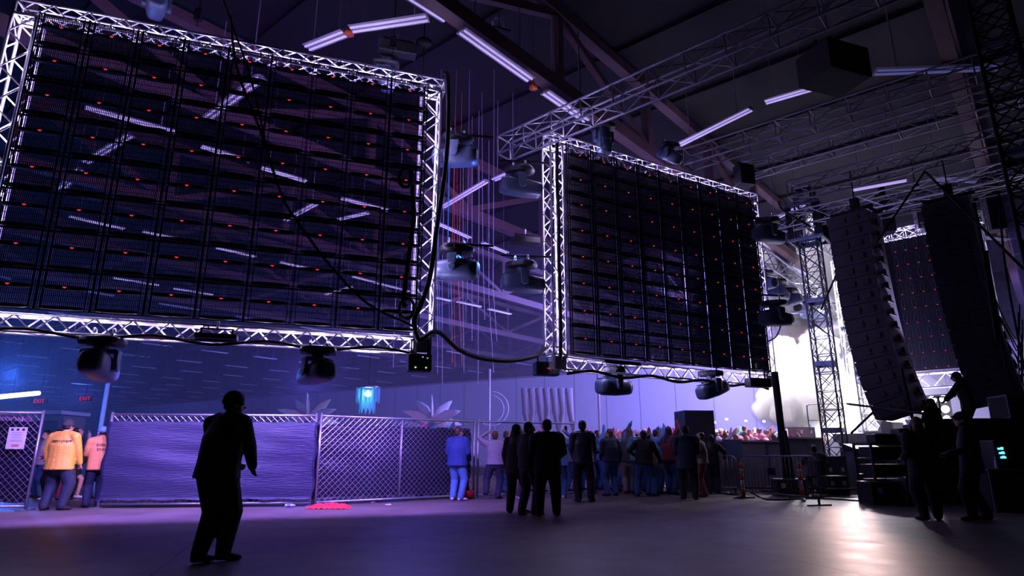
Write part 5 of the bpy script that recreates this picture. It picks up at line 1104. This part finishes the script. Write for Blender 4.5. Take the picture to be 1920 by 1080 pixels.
person('smiling person in a pale shawl turning to face left beside the dark coat', G(1321, 932), 1.1, 1.68, .95, hands=((-.1, .15, .58), (.06, .17, .6)), elb=((-.45, -1, -.3), (.45, -1, -.3)), top='cloth_tan', legs='cloth_maroon', hair='short', head=(.5, .25), hem=.50)
person('long-haired all-black figure resting a hand on the half-hidden barrier', G(1340, 926), -.4, 1.66, .95, hands=(None, (.19, .16, .60)), elb=((-1, -1, 0), (1, -.6, 0)), top='cloth_black', legs='cloth_navy', hair='long', head=(-.3, 0), hem=.48)
# backstage right
person('dark figure with reddish hair standing in shadow before the amplifier racks', G(1748, 976), .1, 1.74, 1.25, feet=((-.07, 0, 10), (.07, .0, -45)), hands=((-.13, .1, .6), (.12, .16, .63)), elb=((-.45, -1, -.3), (.45, -1, -.3)), top='cloth_black', legs='cloth_black', hair='long', hairc='hair_auburn', hem=.40, head=(-.4, 0), slim=1.1)
person('dark figure in profile on the open floor by the right-hand work table', G(1840, 976), .9, 1.82, 1.12, feet=((-.07, .05, 20), (.07, -.05, 10)), hands=((-.12, .16, .60), (.1, .17, .62)), elb=((-.45, -1, -.3), (.45, -1, -.3)), top='cloth_black', legs='cloth_black', hair='cap', hairc='cloth_black', hem=.42, head=(.3, 0))
sp_ = zat(Pd(1806, 740, 17.7), 0)
r = thing('step_block', 'black block the leaning figure stands on behind the platform edge', 'block', sp_); MB().box(sp_ + Vector((.1, 0, .76)), (1.0, .9, 1.50)).build('body', 'black_drape', r)
person('hooded figure leaning over the edge of the dark platform against the lit truss', zat(sp_, 1.52), .9, 1.85, 1.55, lean=(0, .26), feet=((-.07, 0, 0), (.07, .05, 0)), hands=((-.08, .30, .50), (.09, .32, .49)), elb=((-.4, -.4, -.4), (.4, -.4, -.4)), top='cloth_black', legs='cloth_black', hair='hood', hairc='cloth_black', hem=.42, hood=True, head=(0, -.2), slim=1.2)
sp2 = Pd(1745, 745, 17.9); r = thing('step_block', 'low black block under the seated hooded figure', 'block', (sp2.x, 17.9, 0)); MB().box((sp2.x, 17.9, .44), (.8, .9, .86)).build('body', 'black_drape', r)
person('hooded figure with head and shoulders showing left of the leaning one', (sp2.x, 17.9, .88), .5, 1.74, 1.25, hands=((-.1, .2, .62), (.1, .2, .62)), elb=((-.4, -.6, 0), (.4, -.6, 0)), top='cloth_black', legs='cloth_black', hair='hood', hairc='cloth_black', head=(.2, -.1))
person('seated-looking figure silhouetted low between the barrier and the stage tower', zat(Pd(1528, 860, 19.3), 0), -.2, 1.62, 1.3, lean=(0, .12), hands=((-.12, .2, .6), (.12, .2, .6)), elb=((-.45, -1, -.3), (.45, -1, -.3)), top='cloth_charcoal', legs='cloth_black', hair='short', drop=.16, feet=((-.09, .1, 10), (.09, .1, -10)), hem=.44)

# ------------------------------------------------------------------ the audience
riser = MB(); ab_box(riser, 26.5, 31.6, 7.5, 30, .02, .42); o = struct('floor_riser', riser, 'case_grey')
AUD = []
for i, (hands, hr, hc_, lean) in enumerate([(((-.11, .12, 1.03), (.12, .10, 1.05)), 'short', 'hair_brown', (0, .05)), (((-.14, .1, .55), (.07, .12, 1.08)), 'long', 'hair_black', (.05, 0)), (((-.08, .15, .95), (.08, .15, .94)), 'cap', 'cloth_white', (0, 0)),
                                           (((-.15, .04, .46), (.15, .05, .48)), 'short', 'hair_black', (0, 0)), (((-.10, .1, 1.08), (.14, .1, .6)), 'long', 'hair_auburn', (-.05, 0)), (((-.10, .2, .70), (.1, .2, .72)), 'hat', 'cloth_peach', (0, .05))]):
    p = person('audience member', (0, 0, 0), 0, 1.74, .95 + .04 * i, lean=lean, hands=hands, elb=((-1, .1, -.6), (1, .1, -.6)), top=['cloth_pink', 'cloth_navy', 'cloth_white', 'cloth_peach', 'cloth_blue', 'cloth_maroon'][i], legs='cloth_jeans', hair=hr, hairc=hc_, lod=1, group='audience packed behind the stage barricade'); AUD.append(p[0])
TOPS = ['cloth_pink', 'cloth_navy', 'cloth_white', 'cloth_peach', 'cloth_blue', 'cloth_maroon', 'cloth_grey', 'cloth_black', 'cloth_teal']
au = [0] * 6
def aud(v, yaw, label, group, i=None, scale=1.0):
    i = rnd.randrange(6) if i is None else i
    o = AUD[i] if not au[i] else dup(AUD[i])
    au[i] = 1; o.location = v; o.rotation_euler = (0, 0, yaw); o.scale = (scale,) * 3; o['label'] = label; o['group'] = group
    t = TOPS[rnd.randrange(9)]
    for c_ in o.children:
        if c_.name.startswith(('jacket', 'shirt')): c_.material_slots[0].link = 'OBJECT'; c_.material_slots[0].material = M[t]
    return o
ROWS = [(1150, 1268, 22.6, 8, 0), (1142, 1272, 24.2, 9, 0), (1340, 1490, 23.6, 9, .0), (1345, 1520, 25.2, 11, .0), (1150, 1275, 26.5, 9, .35), (1335, 1535, 27.5, 12, .42), (1338, 1540, 29.5, 13, .42), (1150, 1540, 31.5, 24, .42)]
k = 0; TAKEN = []
ROWS += [(1070, 1275, 19.6, 7, 0), (1068, 1275, 20.8, 9, 0), (1200, 1268, 18.6, 2, 0)]
for x0, x1, Y, n, z in ROWS:
    for j in range(n):
        for tr in range(12):
            px = x0 + (x1 - x0) * (j + rnd.uniform(.1, .9)) / n; v = Pd(px, 850, Y + rnd.uniform(-.6, .6))
            if all((v.x - q.x) ** 2 + (v.y - q.y) ** 2 > .36 for q in TAKEN): break
        else: continue
        TAKEN.append(v.copy()); a_, b_ = v.dot(AX), v.dot(BX); ins = 26.7 < a_ < 31.4 and 7.7 < b_ < 29.8
        v.z = .42 if ins else 0.0
        if a_ > 26 and b_ < 7.2: continue
        v = v
        aud(v, -1.35 + rnd.uniform(-.4, .4), 'far audience member in the packed, pink-lit crowd beyond the standing group and barricade', 'audience packed beyond the barricade', scale=rnd.uniform(.95, 1.08))
for i, (px, Y, m, sc2, t) in enumerate([(370, 16.2, 1, .98, 'behind the sheet-covered panel, hand left of the guard'), (478, 16.4, 4, .97, 'behind the sheet-covered panel, hand right of the guard'), (596, 17.4, 1, .90, 'behind the seam between the covered panel and the mesh panel'),
        (712, 17.4, 1, 1.0, 'behind the mesh panel, left of its middle post'), (788, 18.0, 4, 1.04, 'behind the mesh panel right of its middle post'), (822, 18.4, 1, .99, 'behind the mesh panel, below the palm sculpture'), (846, 18.8, 4, 1.06, 'behind the mesh panel, left of the corner post, hand highest'),
        (948, 19.6, 0, 1.02, 'behind the see-through panel, phone side'), (985, 20.5, 1, 1.0, 'behind the see-through panel, second from the corner'), (1012, 20.0, 4, 1.0, 'behind the see-through panel, at the gathered drapes'), (1060, 20.6, 2, 1.0, 'behind the see-through panel, next to the tallest dark figure'), (1085, 21.2, 0, 1.0, 'half hidden behind the tallest dark figure'), (1130, 21.6, 5, 1.02, 'in a pale hat, behind the leather jacket')]):
    aud(zat(Pd(px, 850, Y), 0), [-.9, -1.2, -.8][i % 3], 'audience member with raised arms ' + t if m != 5 and m != 2 else 'audience member ' + t, 'audience at the fence', m, sc2)
for i, (px, py, Y) in enumerate(((1339, 792, 23.4), (1362, 786, 24.5), (1432, 790, 25.5), (1398, 789, 26), (1462, 792, 27), (1268, 786, 23))):
    v = Pd(px, py, Y); r = thing('phone', 'tiny phone with a glowing screen held up over the far audience', 'phone', v, .4, 'phones glowing over the audience'); MB().box((0, 0, 0), (.16, .015, .09)).build('body', 'black_plastic', r, off=(0, 0, 0)); MB().box((0, -.009, 0), (.15, .004, .08)).build('screen', 'phone_glow', r, off=(0, 0, 0))
for j in range(6):
    if not au[j]: au[j] = 1; AUD[j].location = zat(Pd(1180 + 12 * j, 850, 28), 0); AUD[j]['label'] = 'far audience member in the packed, pink-lit crowd beyond the standing group and barricade'; AUD[j]['group'] = 'audience packed beyond the barricade'
#--AIR--
# ------------------------------------------------------------------ haze and smoke
hz = MB(); hz.box((-22, 96, 6.93), (190, 148, 13.7)); o = link('stage_haze', hz.mesh('stage_haze'), 'haze'); tag(o, 'thin violet haze hanging through the far half of the hall', 'haze', kind='stuff')
def smoke(blobs, label, seed):
    r = random.Random(seed); mb = MB()
    for (x, y, z, s) in blobs:
        mb.ball((x, y, z), s, 12)
        for k in range(30):
            t, p = r.uniform(0, 2 * PI), math.acos(r.uniform(-.5, 1)); q = s * r.uniform(.14, .40); mb.ball((x + s * .9 * math.sin(p) * math.cos(t), y + s * .9 * math.sin(p) * math.sin(t), z + s * .9 * math.cos(p)), q, 8)
    zz = .43; mb.v = [Vector((v.x, v.y, max(v.z, zz))) for v in mb.v]
    o = link('smoke_cloud', mb.mesh('smoke_cloud'), 'smoke', None, True); md = o.modifiers.new('merge', 'REMESH'); md.mode = 'VOXEL'; md.voxel_size = .12; md.use_smooth_shade = True
    tx = bpy.data.textures.new('billow', 'CLOUDS'); tx.noise_scale = .55; tx.noise_depth = 3; dm = o.modifiers.new('billow', 'DISPLACE'); dm.texture = tx; dm.strength = .6; dm.texture_coords = 'GLOBAL'
    return tag(o, label, 'smoke', kind='stuff')
P = lambda px, py, Y: tuple(Pd(px, py, Y))
smoke([(*P(1472, 752, 29), 1.2), (*P(1462, 700, 30), .9), (*P(1500, 705, 29), 1.1), (*P(1440, 770, 31), .8), (*P(1520, 765, 28), 1.5), (*P(1464, 655, 30), .55), (*P(1418, 690, 31), .6)], 'billowing white smoke cloud left of the latticed stage tower', 4)
smoke([(*P(1535, 650, 28.5), .75), (*P(1530, 690, 28.5), 1.1), (*P(1545, 735, 28.5), 1.4), (*P(1519, 628, 28.5), .3)], 'tall narrow plume of white smoke rising beside the latticed stage tower', 6)
smoke([(*P(1605, 750, 29.5), 1.4), (*P(1600, 705, 30), .9), (*P(1635, 772, 29), 1.1)], 'white smoke bank glowing behind the stage tower feet', 9)
